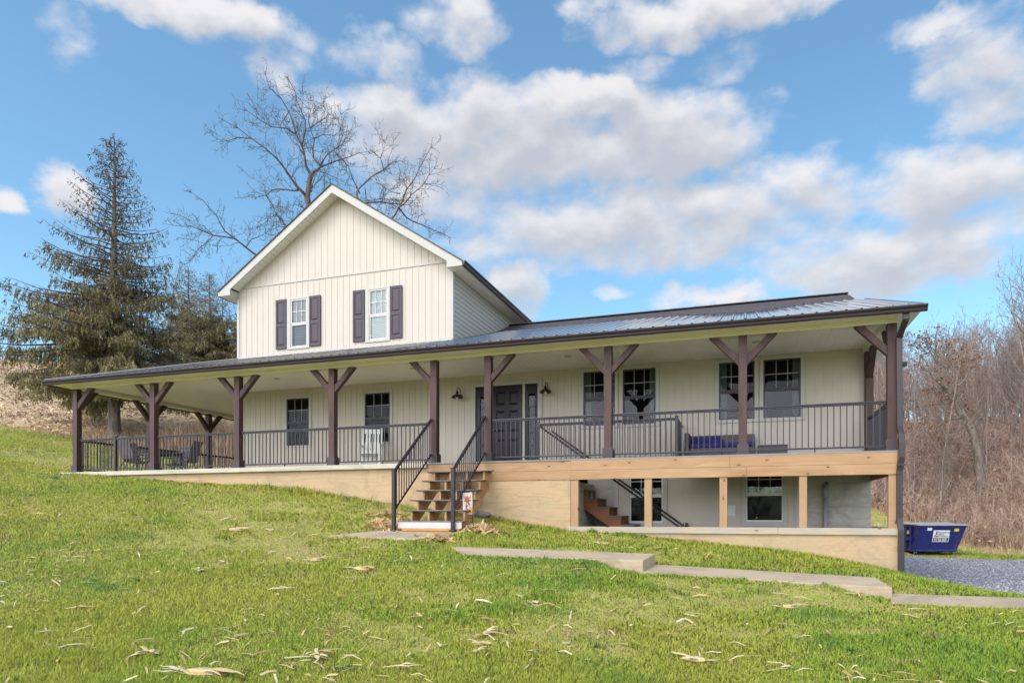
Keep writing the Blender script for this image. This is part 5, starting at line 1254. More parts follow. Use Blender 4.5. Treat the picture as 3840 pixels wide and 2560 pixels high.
while cnt < 150:
    w = 6.3 * (26 / 6.3) ** (random.random() ** .8); a = random.uniform(-.75, .75) if random.random() < .35 else random.uniform(-.76, .1); x, y = at_view(a, w)
    X, Y = np.array([x]), np.array([y])
    if not free_ground(X, Y)[0] or zone_field(X, Y)[0] > .2 or zone_woods(X, Y)[0] > .2: continue
    k = random.choices(['strip', 'stalk', 'spray', 'bundle'], [.62, .18, .14, .06])[0]; me = random.choice(HM[k])
    put_husk(me, x, y, random.uniform(-.7, .7) + random.choice((0, 3.14)) + THETA, random.uniform(.32, .62), 'small pale corn husk scrap lying loose in the grass', 'husk scraps on the lawn', random.uniform(.0, .022)); cnt += 1
# drifts of husks blown against the foot of the steps
def drift(name, cx, cy, rx, ry, n, hgt, seed):
    r = np.random.default_rng(seed); V = []; F = []; T = []
    P = [(h_, np.array([v.co[:] for v in h_.vertices]), np.array([p.vertices[:] for p in h_.polygons])) for h_ in HM['strip'] + HM['spray']]
    b = 0
    for i in range(n):
        q = P[r.integers(len(P))]; u, v = r.normal(0, .45, 2); x = cx + rx * u; y = cy + ry * v; s = r.uniform(.5, 1.0); a, tl, t2 = r.uniform(0, 6.28), r.normal(0, .5), r.normal(0, .5)
        M = Matrix.Rotation(a, 3, 'Z') @ Matrix.Rotation(tl, 3, 'X') @ Matrix.Rotation(t2, 3, 'Y'); W_ = q[1] @ np.array(M).T * s
        zz = gz(x, y) + .03 + hgt * max(0, 1 - u * u - v * v) * r.random(); V.append(W_ + np.array([x, y, zz])); F.append(q[2] + b); T.append(np.clip(np.full(len(W_), r.uniform(0, .8)) + r.normal(0, .05, len(W_)), 0, 1)); b += len(W_)
    o = np_mesh(name, np.concatenate(V), np.concatenate(F), HUSK, None, np.concatenate(T)); o['kind'] = 'stuff'
drift('husk_drift', -9.85, -1.35, .62, .50, 420, .14, 1); drift('husk_drift', -7.75, -1.55, .50, .30, 240, .07, 2); drift('husk_drift', -8.15, -2.75, .35, .2, 60, .03, 4); drift('husk_drift', -8.8, -1.5, .6, .22, 110, .05, 9)

# ------------------------------------------------------------------ field stubble, tall dry grass
def stubble():
    n = 110000; w = rng.uniform(27, 95, n) ** 1.0; a = rng.uniform(-.80, -.10, n); x, y = at_view(a, w)
    ok = zone_field(x, y) > rng.random(n); x, y, w = x[ok], y[ok], w[ok]; n = len(x)
    row = np.sin((y * .93 - x * .37) * 2 * np.pi / 3.4 + .6 * np.sin(x * .2)) * .5 + .5; keep = rng.random(n) < .25 + .75 * row; x, y, w = x[keep], y[keep], w[keep]; n = len(x)
    L = rng.uniform(.05, .17, n) * (.5 + w / 70); wd = L * rng.uniform(.10, .26, n); an = rng.normal(.2, .9, n); z = ground(x, y) + .03
    d = np.stack([np.cos(an) * L, np.sin(an) * L, rng.normal(0, .06, n)], -1); s = np.stack([-np.sin(an) * wd, np.cos(an) * wd, np.abs(rng.normal(.015, .02, n))], -1); p = np.stack([x, y, z], -1)
    V = np.stack([p - d - s, p + d - s, p + d + s, p - d + s], 1).reshape(-1, 3); k = np.arange(n) * 4
    o = np_mesh('corn_stubble', V, np.stack([k, k + 1, k + 2, k + 3], -1), blades('stubble', [(0, (.24, .14, .105)), (.35, (.46, .30, .195)), (.7, (.66, .49, .29)), (1, (.74, .60, .40))], .15, .8, soft=.5), None, np.repeat(np.clip(rng.normal(.6, .25, n), 0, 1), 4)); o['kind'] = 'stuff'
stubble()
DRY = blades('dry_grass_blade', [(0, (.28, .155, .115)), (.4, (.50, .32, .20)), (.75, (.62, .45, .27)), (1, (.70, .57, .35))], .25, .8, soft=.4)
def tall_grass(name, pts_fn, n, h0, h1, wd, seed):
    global rng
    keep = rng; rng = np.random.default_rng(seed); x, y, k = pts_fn(n); n = len(x)
    h = rng.uniform(h0, h1, n) * k; blade_mesh(x, y, ground(x, y) - .02, h, rng.uniform(.6, 1.4, n) * wd, rng.uniform(.1, .7, n), name, DRY, np.clip(rng.normal(.5, .24, n), 0, 1)); rng = keep
def belt(n):
    x = rng.uniform(-33, -14, n); e = 6.4 + (x + 33.8) * .32; y = e + rng.normal(.9, 1.5, n); ok = (y > e - 1.1) & ~inside_house(x, y) & (y < 22)
    k = np.clip((x + 33) / 7, .15, 1) * (.45 + .75 * clump(x, y, 1.5)); return x[ok], y[ok], k[ok]
tall_grass('dry_grass', belt, 17000, .35, 1.0, .011, 5)
def belt2(n):
    x = rng.uniform(-27.5, -21.5, n); y = 10.2 + (x + 26) * .30 + rng.normal(1.0, 1.1, n); ok = ~inside_house(x, y); return x[ok], y[ok], (.55 + .7 * clump(x, y, 2.0))[ok]
tall_grass('dry_grass', belt2, 9000, .6, 1.35, .012, 6)

# ------------------------------------------------------------------ trees
def bark(name, lo, hi):
    m, nt, b = new_mat(name); v = coords(nt, (1, 1, .22)); f = noise(nt, v, 9, 6, .65, .5)
    nt.links.new(ramp(nt, f, [(.32, lo), (.66, hi)]), b.inputs['Base Color']); b.inputs['Roughness'].default_value = .95; bump(nt, b, f, .9, .04); return m
BARK_GREY = bark('bark_grey', (.075, .060, .055), (.22, .185, .165)); BARK_DARK = bark('bark_dark', (.060, .046, .044), (.16, .128, .120))
TWIG_PINK = bark('twig_pinkish', (.17, .122, .105), (.35, .265, .225)); BARK_OAK = bark('bark_oak', (.10, .078, .062), (.27, .22, .175))
def rot_about(d, ang, az):
    d = d / np.linalg.norm(d); a = np.cross(d, [0.13, .21, .97]) if abs(d[2]) < .95 else np.cross(d, [1, 0, 0]); a /= np.linalg.norm(a); b = np.cross(d, a)
    return d * math.cos(ang) + (a * math.cos(az) + b * math.sin(az)) * math.sin(ang)
def grow(T, r, p, d, L, rad, lvl, cfg, tips=None):
    """one branch as a wandering tapered tube with children; lvl counts down"""
    n = max(3, int(L / cfg['seg'][lvl]) + 1); P = [np.array(p, float)]; d = np.array(d, float); d /= np.linalg.norm(d)
    for i in range(n):
        d = d + r.normal(0, cfg['wander'][lvl], 3) + np.array([0, 0, cfg['up'][lvl]]); d /= np.linalg.norm(d); P.append(P[-1] + d * L / n)
    u = np.linspace(0, 1, n + 1); rr = rad * (1 - u * (1 - cfg['tip'][lvl])); T.add(P, rr, cfg['sides'][lvl])
    if tips is not None and lvl <= cfg.get('leaf_lvl', 0): tips.append(np.array(P))
    if lvl == 0: return
    c = cfg['kids'][lvl]; k = max(1, int(round(L * c))) if c < 20 else int(c)
    t0 = cfg['start'][lvl]
    for j in range(k):
        t = t0 + (1 - t0) * (j + r.random()) / k; q = t * n; i = min(int(q), n - 1); pp = P[i] + (P[i + 1] - P[i]) * (q - i); dd = P[i + 1] - P[i]
        cd = rot_about(dd, r.uniform(*cfg['angle'][lvl]), r.uniform(0, 6.28)); cl = cfg['len'][lvl] * L * (1 - cfg['fall'][lvl] * t) * r.uniform(.6, 1.25)
        grow(T, r, pp, cd, cl, max(rad * (1 - t * (1 - cfg['tip'][lvl])) * cfg['thin'][lvl], cfg['minr']), lvl - 1, cfg, tips)
def leaf_quads(tips, r, per, size, droop=.4):
    C = []
    for P in tips:
        for k in range(r.poisson(per)): C.append(P[r.integers(1, len(P))] + r.normal(0, .05, 3))
    C = np.array(C); n = len(C); s = r.uniform(.6, 1.3, n) * size; a = r.normal(0, 1, (n, 3)); a[:, 2] -= droop; a /= np.linalg.norm(a, axis=1, keepdims=True); b = np.cross(a, r.normal(0, 1, (n, 3))); b /= np.linalg.norm(b, axis=1, keepdims=True)
    V = np.stack([C, C + (a * .5 + b * .38) * s[:, None], C + a * s[:, None], C + (a * .5 - b * .38) * s[:, None]], 1).reshape(-1, 3); k = np.arange(n) * 4
    return V, np.stack([k, k + 1, k + 2, k + 3], -1), np.repeat(r.random(n), 4)
TW = dict(seg={3: .5, 2: .28, 1: .16, 0: .11}, wander={3: .10, 2: .16, 1: .22, 0: .26}, up={3: .05, 2: .05, 1: .03, 0: .03}, tip={3: .25, 2: .3, 1: .35, 0: .45}, sides={3: 6, 2: 5, 1: 4, 0: 3},
          kids={3: 2.2, 2: 4.2, 1: 7.0}, start={3: .25, 2: .18, 1: .15}, angle={3: (.5, 1.0), 2: (.5, 1.1), 1: (.45, 1.1)}, len={3: .42, 2: .42, 1: .42}, fall={3: .5, 2: .5, 1: .4}, thin={3: .5, 2: .5, 1: .55}, minr=.0085)

TW2 = dict(TW, wander={2: .26, 1: .32, 0: .34}, kids={2: 3.6, 1: 5.0}, len={2: .55, 1: .52}, angle={2: (.5, 1.15), 1: (.5, 1.1)}, up={2: .08, 1: .05, 0: .04}, minr=.0085)
# the big bare tree behind the gable: limbs as (lateral, height) in metres from its foot, drawn out into depth
def big_tree():
    bx, by = -22.48, 13.69; bz = gz(bx, by)
    t = thing('bare_tree', 'tall bare dark tree spreading behind the front gable', 'tree', (bx, by, bz), THETA)
    k = .006065; base_py = 260 * 0 + ((1929.5 - (bz + 1.211) / 33 * 2544.8) - 260) * 2.13818
    r = np.random.default_rng(12)
    def pt(q, dep): return np.array([(q[0] - 1010) * k, dep, (base_py - q[1]) * k])
    limbs = [ # polyline, start radius, end radius, depth start, depth end
     ([(1015, base_py + 30), (1005, 2000), (1010, 1700), (1000, 1300), (978, 1085), (968, 1020), (985, 900), (998, 850)], .36, .115, 0, 0),
     ([(998, 850), (965, 790), (945, 650), (900, 560), (855, 400), (800, 310), (720, 240), (690, 150)], .09, .012, 0, -1.0),
     ([(998, 850), (1030, 790), (1055, 745), (1110, 700), (1180, 650), (1270, 600), (1330, 550), (1400, 520)], .085, .012, 0, 1.6),
     ([(1055, 745), (1000, 680), (990, 600), (1000, 520), (960, 420), (945, 330), (960, 250), (890, 190), (890, 110)], .06, .010, .3, .9), ([(1055, 745), (1130, 690), (1240, 655), (1290, 590), (1290, 480)], .05, .01, .3, -1.2),
     ([(940, 645), (985, 560), (1005, 510), (960, 400), (930, 300)], .05, .012, -.3, -1.8), ([(1000, 520), (1060, 450), (1130, 420), (1210, 380)], .035, .01, .4, 1.6), ([(960, 420), (1010, 350), (1050, 290), (1075, 220)], .03, .01, .6, 1.4),
     ([(968, 1025), (900, 960), (830, 860), (790, 810), (700, 740), (620, 700), (540, 650), (450, 620)], .095, .012, 0, -2.2), ([(620, 700), (530, 720), (480, 770), (420, 780)], .035, .01, -1.6, -2.4),
     ([(905, 985), (800, 950), (650, 920), (580, 935), (480, 920), (400, 870)], .065, .012, -.2, 1.8), ([(900, 560), (840, 540), (740, 555), (650, 520), (590, 490)], .05, .01, -.4, -1.6), ([(855, 400), (800, 420), (750, 440), (710, 390)], .03, .008, -.6, .4),
     ([(580, 935), (620, 1000), (640, 1060), (560, 1090), (490, 1130)], .04, .01, .9, 1.8), ([(1010, 1700), (1120, 1400), (1260, 1150), (1340, 1000), (1335, 880), (1400, 790), (1440, 720), (1520, 650), (1600, 560), (1660, 530)], .17, .012, 0, 2.4),
     ([(1360, 980), (1400, 940), (1500, 915), (1650, 915), (1720, 900), (1780, 820)], .065, .012, 1.4, 2.8), ([(1335, 880), (1290, 790), (1260, 700), (1200, 640)], .045, .01, 1.5, .6), ([(1380, 830), (1370, 900), (1480, 860), (1600, 850)], .03, .01, 1.6, 2.6), ([(1520, 650), (1500, 560), (1550, 470)], .035, .009, 2.1, 1.4),
     ([(1010, 1850), (1200, 1650), (1500, 1400), (1700, 1220), (1760, 1140), (1800, 1070), (1880, 990), (1940, 900), (2000, 830)], .15, .012, 0, -2.2), ([(1740, 1230), (1850, 1170), (1960, 1120), (2040, 1050)], .05, .01, -1.6, -3), ([(1745, 1225), (1790, 1265), (1900, 1290), (2000, 1310), (2100, 1330)], .05, .01, -1.5, .2), ([(1760, 1140), (1690, 1100), (1640, 1060)], .035, .009, -1.8, -1.2),
     ([(1005, 1700), (900, 1450), (785, 1270), (720, 1160), (640, 1060), (610, 960)], .14, .015, 0, 2.0), ([(790, 1262), (800, 1160), (850, 1140), (900, 1080)], .05, .01, 1.2, .4), ([(720, 1160), (640, 1130), (570, 1130)], .035, .009, 1.5, 2.2), ([(790, 1270), (690, 1290), (600, 1310), (540, 1330)], .04, .009, 1.2, 2.6),
     ([(1008, 1900), (750, 1650), (555, 1497), (480, 1440), (380, 1370), (330, 1260), (250, 1170), (180, 1130)], .15, .012, 0, -1.8), ([(480, 1440), (330, 1440), (200, 1400), (90, 1420)], .05, .01, -1.2, -2.4), ([(540, 1490), (560, 1400), (640, 1330), (700, 1320)], .04, .01, -1.0, .2), ([(330, 1440), (230, 1470), (120, 1500)], .03, .009, -1.6, -.6),
     ([(1340, 1000), (1200, 930), (1140, 880), (1100, 790)], .045, .009, 1.2, .2), ([(985, 1000), (1060, 960), (1140, 950), (1230, 900)], .04, .009, 0, -1.6), ([(1330, 1010), (1420, 1030), (1500, 1060)], .03, .008, 1.3, 2.0)]
    TT, CC = Tubes(), Tubes()
    for i, (pl, r0, r1, d0, d1) in enumerate(limbs):
        n = len(pl); Q = [pt(p, d0 + (d1 - d0) * j / (n - 1)) for j, p in enumerate(pl)]
        # finer polyline with small wobble
        F = [Q[0]]
        for a, b in zip(Q[:-1], Q[1:]):
            m_ = max(1, int(np.linalg.norm(b - a) / .35))
            for j in range(1, m_ + 1): F.append(a + (b - a) * j / m_ + (r.normal(0, .028, 3) if j < m_ else 0))
        F = np.array(F); u = np.linspace(0, 1, len(F)); rr = (r0 + (r1 - r0) * u ** .7) * (.80 if r0 < .3 else 1)
        (TT if r0 > .12 else CC).add(F, rr, 8 if r0 > .12 else 6)
        # side shoots
        s = np.concatenate([[0], np.cumsum(np.linalg.norm(np.diff(F, axis=0), axis=1))]); Lt = s[-1]
        st = Lt * (.55 if r0 > .12 else .10); x = st
        while x < Lt:
            j = min(np.searchsorted(s, x), len(F) - 1); dd = F[j] - F[j - 1]; cd = rot_about(dd, r.uniform(.5, 1.15), r.uniform(0, 6.28)); fr = x / Lt
            grow(CC, r, F[j], cd, r.uniform(.5, 2.0) * (1.15 - .75 * fr), max(.0105, rr[j] * .34), 2, TW2); x += r.uniform(.10, .27)
        grow(CC, r, F[-1], F[-1] - F[-2], r.uniform(.25, .45), r1 * .8, 2, TW)
    TT.build('trunk', BARK_DARK, t); CC.build('crown', BARK_DARK, t)
big_tree()

# spruce beside the porch ---------------------------------------------------------
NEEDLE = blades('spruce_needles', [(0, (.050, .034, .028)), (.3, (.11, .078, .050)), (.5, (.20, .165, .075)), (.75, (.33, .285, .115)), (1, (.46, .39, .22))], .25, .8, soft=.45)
def conifer(name, label, loc, H, prof, trunk_r, nb, seed, clear, lean_side=None, droop=1.0, group=None, dens=1.0, dark_top=True):
    r = np.random.default_rng(seed); t = thing(name, label, 'tree', loc, THETA, group)
    T = Tubes(); hz = np.linspace(-.3, H, 16); wob = np.cumsum(r.normal(0, .012, (16, 2)), axis=0); tp = np.c_[wob, hz]; tr = trunk_r * (1 - np.clip(hz / H, 0, 1)) ** .85 + .012; tr[0] *= 1.35; T.add(tp, tr, 10); T.build('trunk', BARK_GREY, t)
    B = Tubes(); bx = []; by = []
    hs, rs = np.array([p[0] for p in prof]), np.array([p[1] for p in prof]); N = []; LN = []; DR = []; TN = []
    for i in range(nb):
        u = (i + r.random()) / nb; h = clear + (H - clear - .12) * (u ** .92); az = i * 2.39996 + r.normal(0, .35); R_ = np.interp(h, hs, rs) * r.uniform(.74, 1.10)
        if lean_side: R_ *= 1 + lean_side * math.cos(az) * np.clip((9.5 - h) / 5, 0, 1)
        if h < 3 * clear and r.random() < .12: R_ *= .6
        d = np.array([math.cos(az), math.sin(az)]); fr = h / H; n = 9; v = np.linspace(0, 1, n); low = 1 - fr
        zz = h + R_ * ((.42 * fr - .10) * v - (.42 * low * droop) * v ** 1.6 + (.16 + .16 * fr) * v ** 3.2); px = np.interp(h, hz, tp[:, 0]); py = np.interp(h, hz, tp[:, 1])
        P = np.c_[px + d[0] * R_ * v, py + d[1] * R_ * v, zz] + r.normal(0, .02, (n, 3)); B.add(P, np.linspace(.010 + .011 * R_, .005, n), 4)
        # side sprays and, along all of it, hanging twigs
        axes = [(P, 1.0)]
        for q0 in np.arange(.22, .92, .11 if R_ > 2 else .17):
            for sd in (-1, 1):
                if r.random() < .25 + .75 * np.clip((fr - .30) * 3, 0, 1): continue
                k = int(q0 * (n - 1)); ls = R_ * (.10 + .30 * (1 - q0)) * r.uniform(.6, 1.25); az2 = az + sd * r.uniform(.6, 1.1); vv = np.linspace(0, 1, 5)[:, None]
                S = P[k] + np.c_[np.cos(az2) * ls * vv, np.sin(az2) * ls * vv, -(.10 + .35 * low * droop) * ls * vv ** 1.5 + .12 * ls * vv ** 3] + r.normal(0, .012, (5, 3)); B.add(S, np.linspace(.009, .004, 5), 3); axes.append((S, .75))
        for S, kk in axes:
            ns = len(S); d3 = S[-1] - S[0]; ln = np.linalg.norm(d3); d3 = d3 / ln; m = int(ln * (2.8 + 10.5 * low ** 1.5) * dens) + 2
            for j in range(m):
                s = .08 + .92 * (j + r.random()) / m; q = s * (ns - 1); k = min(int(q), ns - 2); p = S[k] + (S[k + 1] - S[k]) * (q - k); sd = 1 if j % 2 else -1
                out = np.array([-d3[1] * sd, d3[0] * sd, 0]) * r.uniform(.1, .9) + d3 * r.uniform(.15, .7)
                L = (.12 + .66 * low ** 1.25 * r.uniform(.3, 1.45)) * (1.1 - .4 * s) * kk; nn = max(2, int(L / .085)); dirv = np.array([out[0], out[1], -(.15 + .6 * low * droop)]); dirv /= np.linalg.norm(dirv); c = p.copy(); pts = [p]
                for a in range(nn): dirv = dirv + np.array([0, 0, -.40 * droop * (.3 + low)]) + r.normal(0, .10, 3); dirv /= np.linalg.norm(dirv); c = c + dirv * L / nn; pts.append(c)
                if L > .3: B.add(pts, np.linspace(.005, .003, len(pts)), 3)
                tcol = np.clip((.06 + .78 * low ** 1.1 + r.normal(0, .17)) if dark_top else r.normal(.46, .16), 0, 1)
                for a in range(1, len(pts)):
                    for e in range(3 if low > .4 else 2):
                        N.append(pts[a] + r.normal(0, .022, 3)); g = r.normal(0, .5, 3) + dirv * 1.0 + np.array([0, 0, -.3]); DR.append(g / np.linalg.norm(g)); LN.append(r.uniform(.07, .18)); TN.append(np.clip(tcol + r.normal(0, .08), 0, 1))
    B.build('branches', BARK_DARK, t)
    N, DR, LN, TN = np.array(N), np.array(DR), np.array(LN), np.array(TN); n = len(N); sdv = np.cross(DR, r.normal(0, 1, (n, 3))); sdv /= np.linalg.norm(sdv, axis=1, keepdims=True); w = (.011 + .012 * r.random(n))[:, None]
    V = np.stack([N - sdv * w * .5, N + sdv * w * .5, N + DR * LN[:, None] * .6 + sdv * w, N + DR * LN[:, None], N + DR * LN[:, None] * .6 - sdv * w], 1).reshape(-1, 3); k = np.arange(n) * 5
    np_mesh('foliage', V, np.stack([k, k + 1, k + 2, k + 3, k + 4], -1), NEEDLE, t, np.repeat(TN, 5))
    return t
conifer('spruce_tree', 'tall drooping spruce with a sparse dark top left of the house', (-28.98, 8.31, gz(-28.98, 8.31) - .05), 13.45,
        [(1.6, 1.6), (2.4, 3.6), (3.4, 4.7), (4.4, 4.6), (5.8, 3.7), (7.75, 2.65), (9.7, 1.95), (11.6, 1.1), (12.9, .55), (13.6, .16)], .25, 250, 3, 2.5, lean_side=-.16, droop=1.15)
pt_ = conifer('pine_tree', 'dark pine close behind the spruce, left of the gable wall', (-37.5, 23.2, gz(-37.5, 23.2) - .05), 7.4, [(.5, 2.2), (2, 2.6), (4, 2.2), (6, 1.2), (7.0, .5), (7.4, .2)], .16, 120, 9, .6, droop=.5, group='dark pines on the hill', dens=1.3, dark_top=False)
for (x, y, s, lab) in ((-34.3, 24.2, .92, 'dark pine nearest the gable wall on the hill'), (-41.5, 25.5, 1.02, 'dark pine half hidden behind the right side of the spruce'), (-36.2, 29.0, 1.0, 'dark pine farthest back between spruce and gable')):
    copy_tree(pt_, (x, y, gz(x, y) - .05), s * 7, lab, (s, s, s))

# slender bare trees ------------------------------------------------------------------
SL1 = dict(TW, up={4: .02, 3: .10, 2: .06, 1: .04, 0: .03}, seg={4: .8, 3: .5, 2: .3, 1: .2, 0: .16}, wander={4: .06, 3: .11, 2: .12, 1: .18, 0: .2}, tip={4: .15, 3: .2, 2: .25, 1: .35, 0: .5}, sides={4: 7, 3: 5, 2: 4, 1: 3, 0: 3},
           kids={4: 3.0, 3: 3.2, 2: 3.8, 1: 4.0}, start={4: .18, 3: .2, 2: .15, 1: .2}, angle={4: (.5, 1.05), 3: (.4, .85), 2: (.4, .9), 1: (.4, 1.0)}, len={4: .40, 3: .42, 2: .42, 1: .45}, fall={4: .62, 3: .5, 2: .5, 1: .4}, thin={4: .42, 3: .5, 2: .5, 1: .5}, minr=.007)
class Split(Tubes):
    pass
def slender(name, label, loc, H, rad, seed, mat, group=None, leaves=0, cfg=SL1, lvl=3, tilt=.06, leafmat=None):
    r = np.random.default_rng(seed); t = thing(name, label, 'tree', loc, 0, group); T = Tubes(); tips = []
    c = dict(cfg); c['seg'] = {k - (4 - lvl): v for k, v in cfg['seg'].items()} if lvl < 4 else cfg['seg']
    for key in ('wander', 'up', 'tip', 'sides', 'kids', 'start', 'angle', 'len', 'fall', 'thin', 'seg'):
        d = cfg[key]; c[key] = {k - (4 - lvl): v for k, v in d.items() if k - (4 - lvl) >= 0}
    grow(T, r, (0, 0, -.25), (r.normal(0, tilt), r.normal(0, tilt), 1), H, rad, lvl, c, tips)
    # the first tube is the trunk
    np_mesh('trunk', T.V[0], T.F[0], mat, t, T.T[0], True)
    n0 = len(T.V[0]); V = np.concatenate(T.V[1:]); F = np.concatenate(T.F[1:]) - n0; np_mesh('crown', V, F, mat, t, np.concatenate(T.T[1:]), True)
    if leaves: LV, LF, LT = leaf_quads(tips, r, leaves, .085); np_mesh('leaves', LV, LF, leafmat, t, LT)
    return t
DEAD = blades('dead_leaf', [(0, (.13, .055, .040)), (.5, (.27, .135, .085)), (1, (.42, .26, .17))], .3, .8)
# bare trees on the left hill, seen between spruce and gable
protoL = slender('bare_tree', 'slim bare tree right behind the spruce crown', (-39.5, 21.5, gz(-39.5, 21.5)), 8.6, .07, 21, BARK_GREY, 'slim bare trees on the left hill', lvl=4)
for (x, y, s, rz, lab) in ((-36.6, 25.8, 1.0, 1.1, 'slim bare tree in the middle between spruce and gable wall'), (-32.5, 24.5, .98, 2.4, 'slim bare tree touching the left edge of the gable roof'), (-31.0, 21.0, .82, 4.0, 'slim bare tree close to the left gable corner, short'), (-41.2, 27.5, .98, 5.2, 'slim bare tree far back beside the spruce top')):
    copy_tree(protoL, (x, y, gz(x, y)), rz, lab, (s, s, s))

# the leaning oak on the right, traced limbs in metres from its foot
def oak():
    bx, by = 9.93, 29.99; bz = gz(bx, by); t = thing('oak_tree', 'leaning oak with brown leaves on its top, right of the porch', 'tree', (bx, by, bz), THETA); k = .00952; r = np.random.default_rng(5)
    base_py = ((1929.5 - (bz + 1.211) / 38 * 2544.8) - 900) * 1.568; TT, CC = Tubes(), Tubes(); tips = []
    L_ = [([(700, base_py + 20), (690, 1390), (680, 1290), (660, 1200), (640, 1120), (620, 1060)], .27, .17, 0, 0), ([(620, 1060), (560, 1020), (520, 960), (460, 880), (420, 820), (400, 740), (385, 640), (380, 560)], .15, .025, 0, -.8),
          ([(620, 1060), (600, 1000), (575, 930), (590, 850), (620, 760), (610, 660)], .10, .02, 0, 1.2), ([(580, 1045), (470, 1060), (400, 1090), (330, 1130), (260, 1150)], .07, .015, 0, -1.6), ([(600, 1090), (520, 1130), (450, 1200), (420, 1290), (410, 1350)], .07, .015, .1, -1.2), ([(655, 1200), (560, 1190), (480, 1180), (430, 1230), (380, 1300)], .06, .015, 0, 1.0),
          ([(460, 880), (390, 850), (320, 800), (250, 780)], .06, .015, -.5, -1.4), ([(520, 960), (440, 960), (360, 970), (280, 1000)], .06, .015, -.2, .8), ([(590, 850), (680, 780), (720, 700)], .06, .015, .5, 1.5), ([(400, 740), (330, 680), (290, 620)], .04, .012, -.6, -1.3), ([(420, 820), (500, 740), (520, 640)], .05, .012, -.6, .3), ([(640, 1120), (700, 1050), (760, 1020)], .06, .015, 0, .8)]
    for pl, r0, r1, d0, d1 in L_:
        n = len(pl); Q = np.array([[(p[0] - 690) * k, d0 + (d1 - d0) * j / (n - 1), (base_py - p[1]) * k] for j, p in enumerate(pl)]); F = [Q[0]]
        for a, b in zip(Q[:-1], Q[1:]):
            m_ = max(1, int(np.linalg.norm(b - a) / .3))
            for j in range(1, m_ + 1): F.append(a + (b - a) * j / m_ + (r.normal(0, .03, 3) if j < m_ else 0))
        F = np.array(F); rr = np.linspace(r0, r1, len(F)); (TT if r0 > .12 else CC).add(F, rr, 8 if r0 > .12 else 6)
        for j in range(2, len(F)):
            if r0 > .2 and j < len(F) - 2: continue
            for q in range(2): grow(CC, r, F[j], rot_about(F[j] - F[j - 1], r.uniform(.5, 1.2), r.uniform(0, 6.28)), r.uniform(.5, 1.6), max(.014, rr[j] * .35), 2, dict(TW, minr=.008, leaf_lvl=0), tips if F[j][2] > 2.6 else None)
    TT.build('trunk', BARK_OAK, t); CC.build('crown', BARK_OAK, t); V, F, T = leaf_quads(tips, r, 2.1, .11); np_mesh('leaves', V, F, DEAD, t, T)
oak()
slender('bare_tree', 'tallest bare tree at the right edge, rising far above the woods', (14.11, 38.8, gz(14.11, 38.8)), 12.4, .16, 33, BARK_GREY, lvl=4)
slender('bare_tree', 'second tall bare tree at the far right edge, partly out of frame', (16.6, 38.0, gz(16.6, 38.0)), 11.6, .15, 36, BARK_GREY, lvl=4)
pr_ = [slender('bare_tree', 'grey bare tree standing in the brown brush behind the dumpster', (9 + i * 1.9, 31.5 + i * .8, gz(9 + i * 1.9, 31.5 + i * .8)), (6.5, 8.0, 7.2, 5.6)[i], .062, 40 + i, TWIG_PINK, 'bare trees in the woods on the right', leaves=(0, 0, .35, .5)[i], lvl=4 if i < 2 else 3, leafmat=DEAD) for i in range(4)]
def woods():
    r = np.random.default_rng(77); placed = 0
    while placed < 110:
        w = r.uniform(37, 64); a = r.uniform(.47, .92); x, y = at_view(a, w)
        if zone_woods(np.array([x]), np.array([y]))[0] < .9: continue
        cap = (.275 + .03 * math.sin(a * 60) + max(0, a - .66) * 1.1) * w - 1.21; g = gz(x, y); i = r.integers(4); H = (6.5, 8.0, 7.2, 5.6)[i] * 1.02; s = np.clip((cap - g) / H * r.uniform(.8, 1.0), .45, 1.5)
        o = copy_tree(pr_[i], (x, y, g), r.uniform(0, 6.28), 'grey bare tree among many on the wooded slope at the right', (s, s, s)); placed += 1
woods()
for o in pr_: o['label'] = 'grey bare tree among many on the wooded slope at the right'
def far_wood():
    """the mass of twigs farther up the slope reads as one wood"""
    r = np.random.default_rng(8); S = []
    for q in range(3):
        T = Tubes(); c = {k: (dict((kk - 1, vv) for kk, vv in v.items() if kk >= 1) if isinstance(v, dict) else v) for k, v in SL1.items()}; c['minr'] = .014
        grow(T, r, (0, 0, -.2), (0, 0, 1), 7.0, .055, 3, c); S.append(T.arrays())
    V, F, TT, b = [], [], [], 0
    for i in range(420):
        w = r.uniform(52, 92) if i < 330 else -r.uniform(45, 75); a = r.uniform(.40, 1.02) if i < 330 else r.uniform(-1.2, 1.2); x, y = at_view(a, w); g = gz(x, y); cap = (.262 + .025 * math.sin(a * 50) + max(0, a - .70) * .6) * w - 1.21; s = np.clip((cap - g) / 7.2 * r.uniform(.8, 1.0), .5, 1.9) if w > 0 else r.uniform(1.2, 2.0); q = S[r.integers(3)]; an = r.uniform(0, 6.28); ca, sa = math.cos(an), math.sin(an)
        P = q[0] * s; P = np.c_[P[:, 0] * ca - P[:, 1] * sa + x, P[:, 0] * sa + P[:, 1] * ca + y, P[:, 2] + g]; V.append(P); F.append(q[1] + b); TT.append(q[2]); b += len(P)
    o = np_mesh('woodland', np.concatenate(V), np.concatenate(F), TWIG_PINK, None, np.concatenate(TT)); o['kind'] = 'stuff'
far_wood()
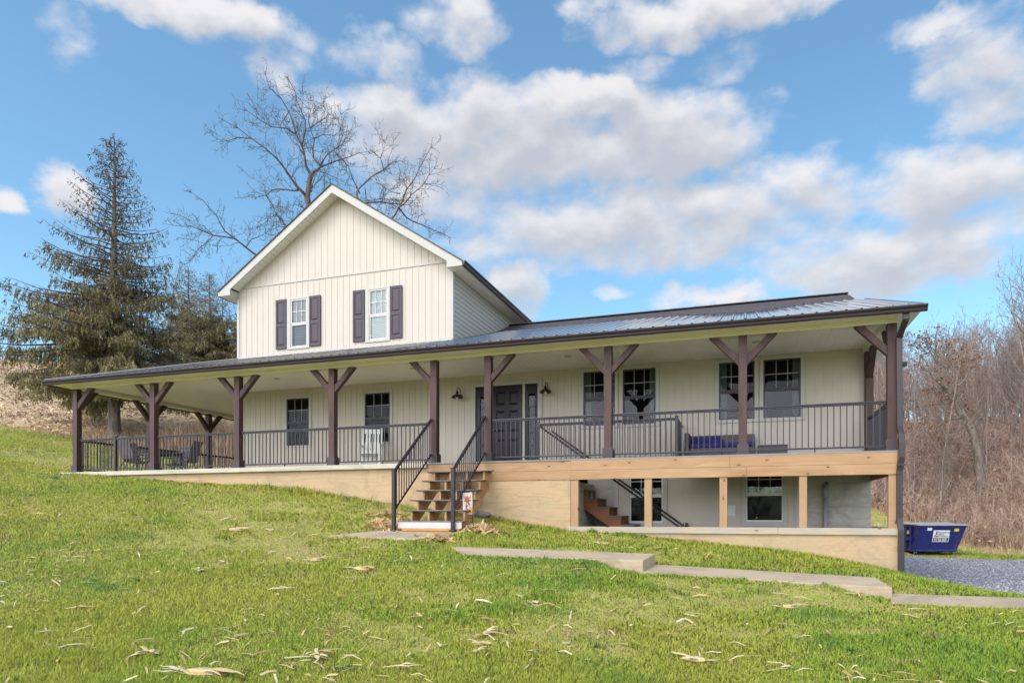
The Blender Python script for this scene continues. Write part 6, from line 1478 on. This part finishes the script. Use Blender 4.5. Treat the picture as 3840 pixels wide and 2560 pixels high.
# brush at the foot of the slope: weeds, brambles, seed heads -----------------------------
BRUSH = blades('brush_stem', [(0, (.20, .125, .105)), (.4, (.40, .26, .205)), (.75, (.56, .40, .31)), (1, (.68, .55, .42))], .2, .85, soft=.3)
def brush():
    r = np.random.default_rng(19); T = Tubes(); n = 2600; C = []
    for i in range(n):
        w = r.uniform(33, 60) if r.random() < .75 else r.uniform(33, 42); a = r.uniform(.44, .95); x, y = at_view(a, w)
        if zone_woods(np.array([x]), np.array([y]))[0] < .5: continue
        C.append((x, y, w))
    C = np.array(C); Z = ground(C[:, 0], C[:, 1])
    for (x, y, w), z in zip(C, Z):
        h = r.uniform(.6, 1.5) * (1.1 if w < 42 else .85)
        for s in range(3):
            d = np.array([r.normal(0, .35), r.normal(0, .35), 1]); d /= np.linalg.norm(d); p0 = np.array([x + r.normal(0, .15), y + r.normal(0, .15), z - .05]); P = [p0]
            for k in range(4): d = d + r.normal(0, .16, 3); d /= np.linalg.norm(d); P.append(P[-1] + d * h / 4)
            t = r.uniform(.1, 1); T.add(P, np.linspace(.013, .006, 5), 3, t)
            for k in (2, 3, 4):
                for e in range(2): dd = d + r.normal(0, .8, 3); dd /= np.linalg.norm(dd); T.add([P[k], P[k] + dd * h * .17 + r.normal(0, .02, 3), P[k] + dd * h * .32 + np.array([0, 0, .04])], [.007, .006, .004], 3, np.clip(t + r.normal(0, .1), 0, 1))
    o = T.build('brush', BRUSH, None); o['kind'] = 'stuff'
brush()
def brush_leaf():
    r = np.random.default_rng(23); n = 60000; w = r.uniform(32.5, 70, n); a = r.uniform(.40, 1.0, n); x, y = at_view(a, w); ok = zone_woods(x, y) > r.random(n); x, y, w = x[ok], y[ok], w[ok]; n = len(x)
    C = np.c_[x, y, ground(x, y) + np.abs(r.normal(0, .45, n)) * (w < 60) + .03]; s = r.uniform(.05, .14, n)[:, None]; A = r.normal(0, 1, (n, 3)); A /= np.linalg.norm(A, axis=1, keepdims=True); B = np.cross(A, r.normal(0, 1, (n, 3))); B /= np.linalg.norm(B, axis=1, keepdims=True)
    V = np.stack([C - A * s, C + B * s * .5, C + A * s, C - B * s * .5], 1).reshape(-1, 3); k = np.arange(n) * 4
    o = np_mesh('dead_leaves', V, np.stack([k, k + 1, k + 2, k + 3], -1), blades('leaf_litter', [(0, (.14, .08, .068)), (.5, (.31, .18, .14)), (1, (.50, .35, .25))], .2, .85, soft=.3), None, np.repeat(r.random(n), 4)); o['kind'] = 'stuff'
brush_leaf()
def wbelt(n):
    r = np.random.default_rng(3); w = r.uniform(28, 40, n); a = r.uniform(.42, .95, n); x, y = at_view(a, w); z = zone_woods(x, y); ok = (z > .02) & (w < 39) | (r.random(n) < np.clip((w - 29) / 8, 0, .35)) ; ok &= ~in_poly(x, y, GRAVEL) & ~inside_house(x, y) & (x > .3)
    return x[ok], y[ok], (np.where(z > .3, 1.0, .32) * (.5 + .7 * clump(x, y, 1.7)))[ok]
tall_grass('dry_grass', wbelt, 26000, .5, 1.15, .012, 7)
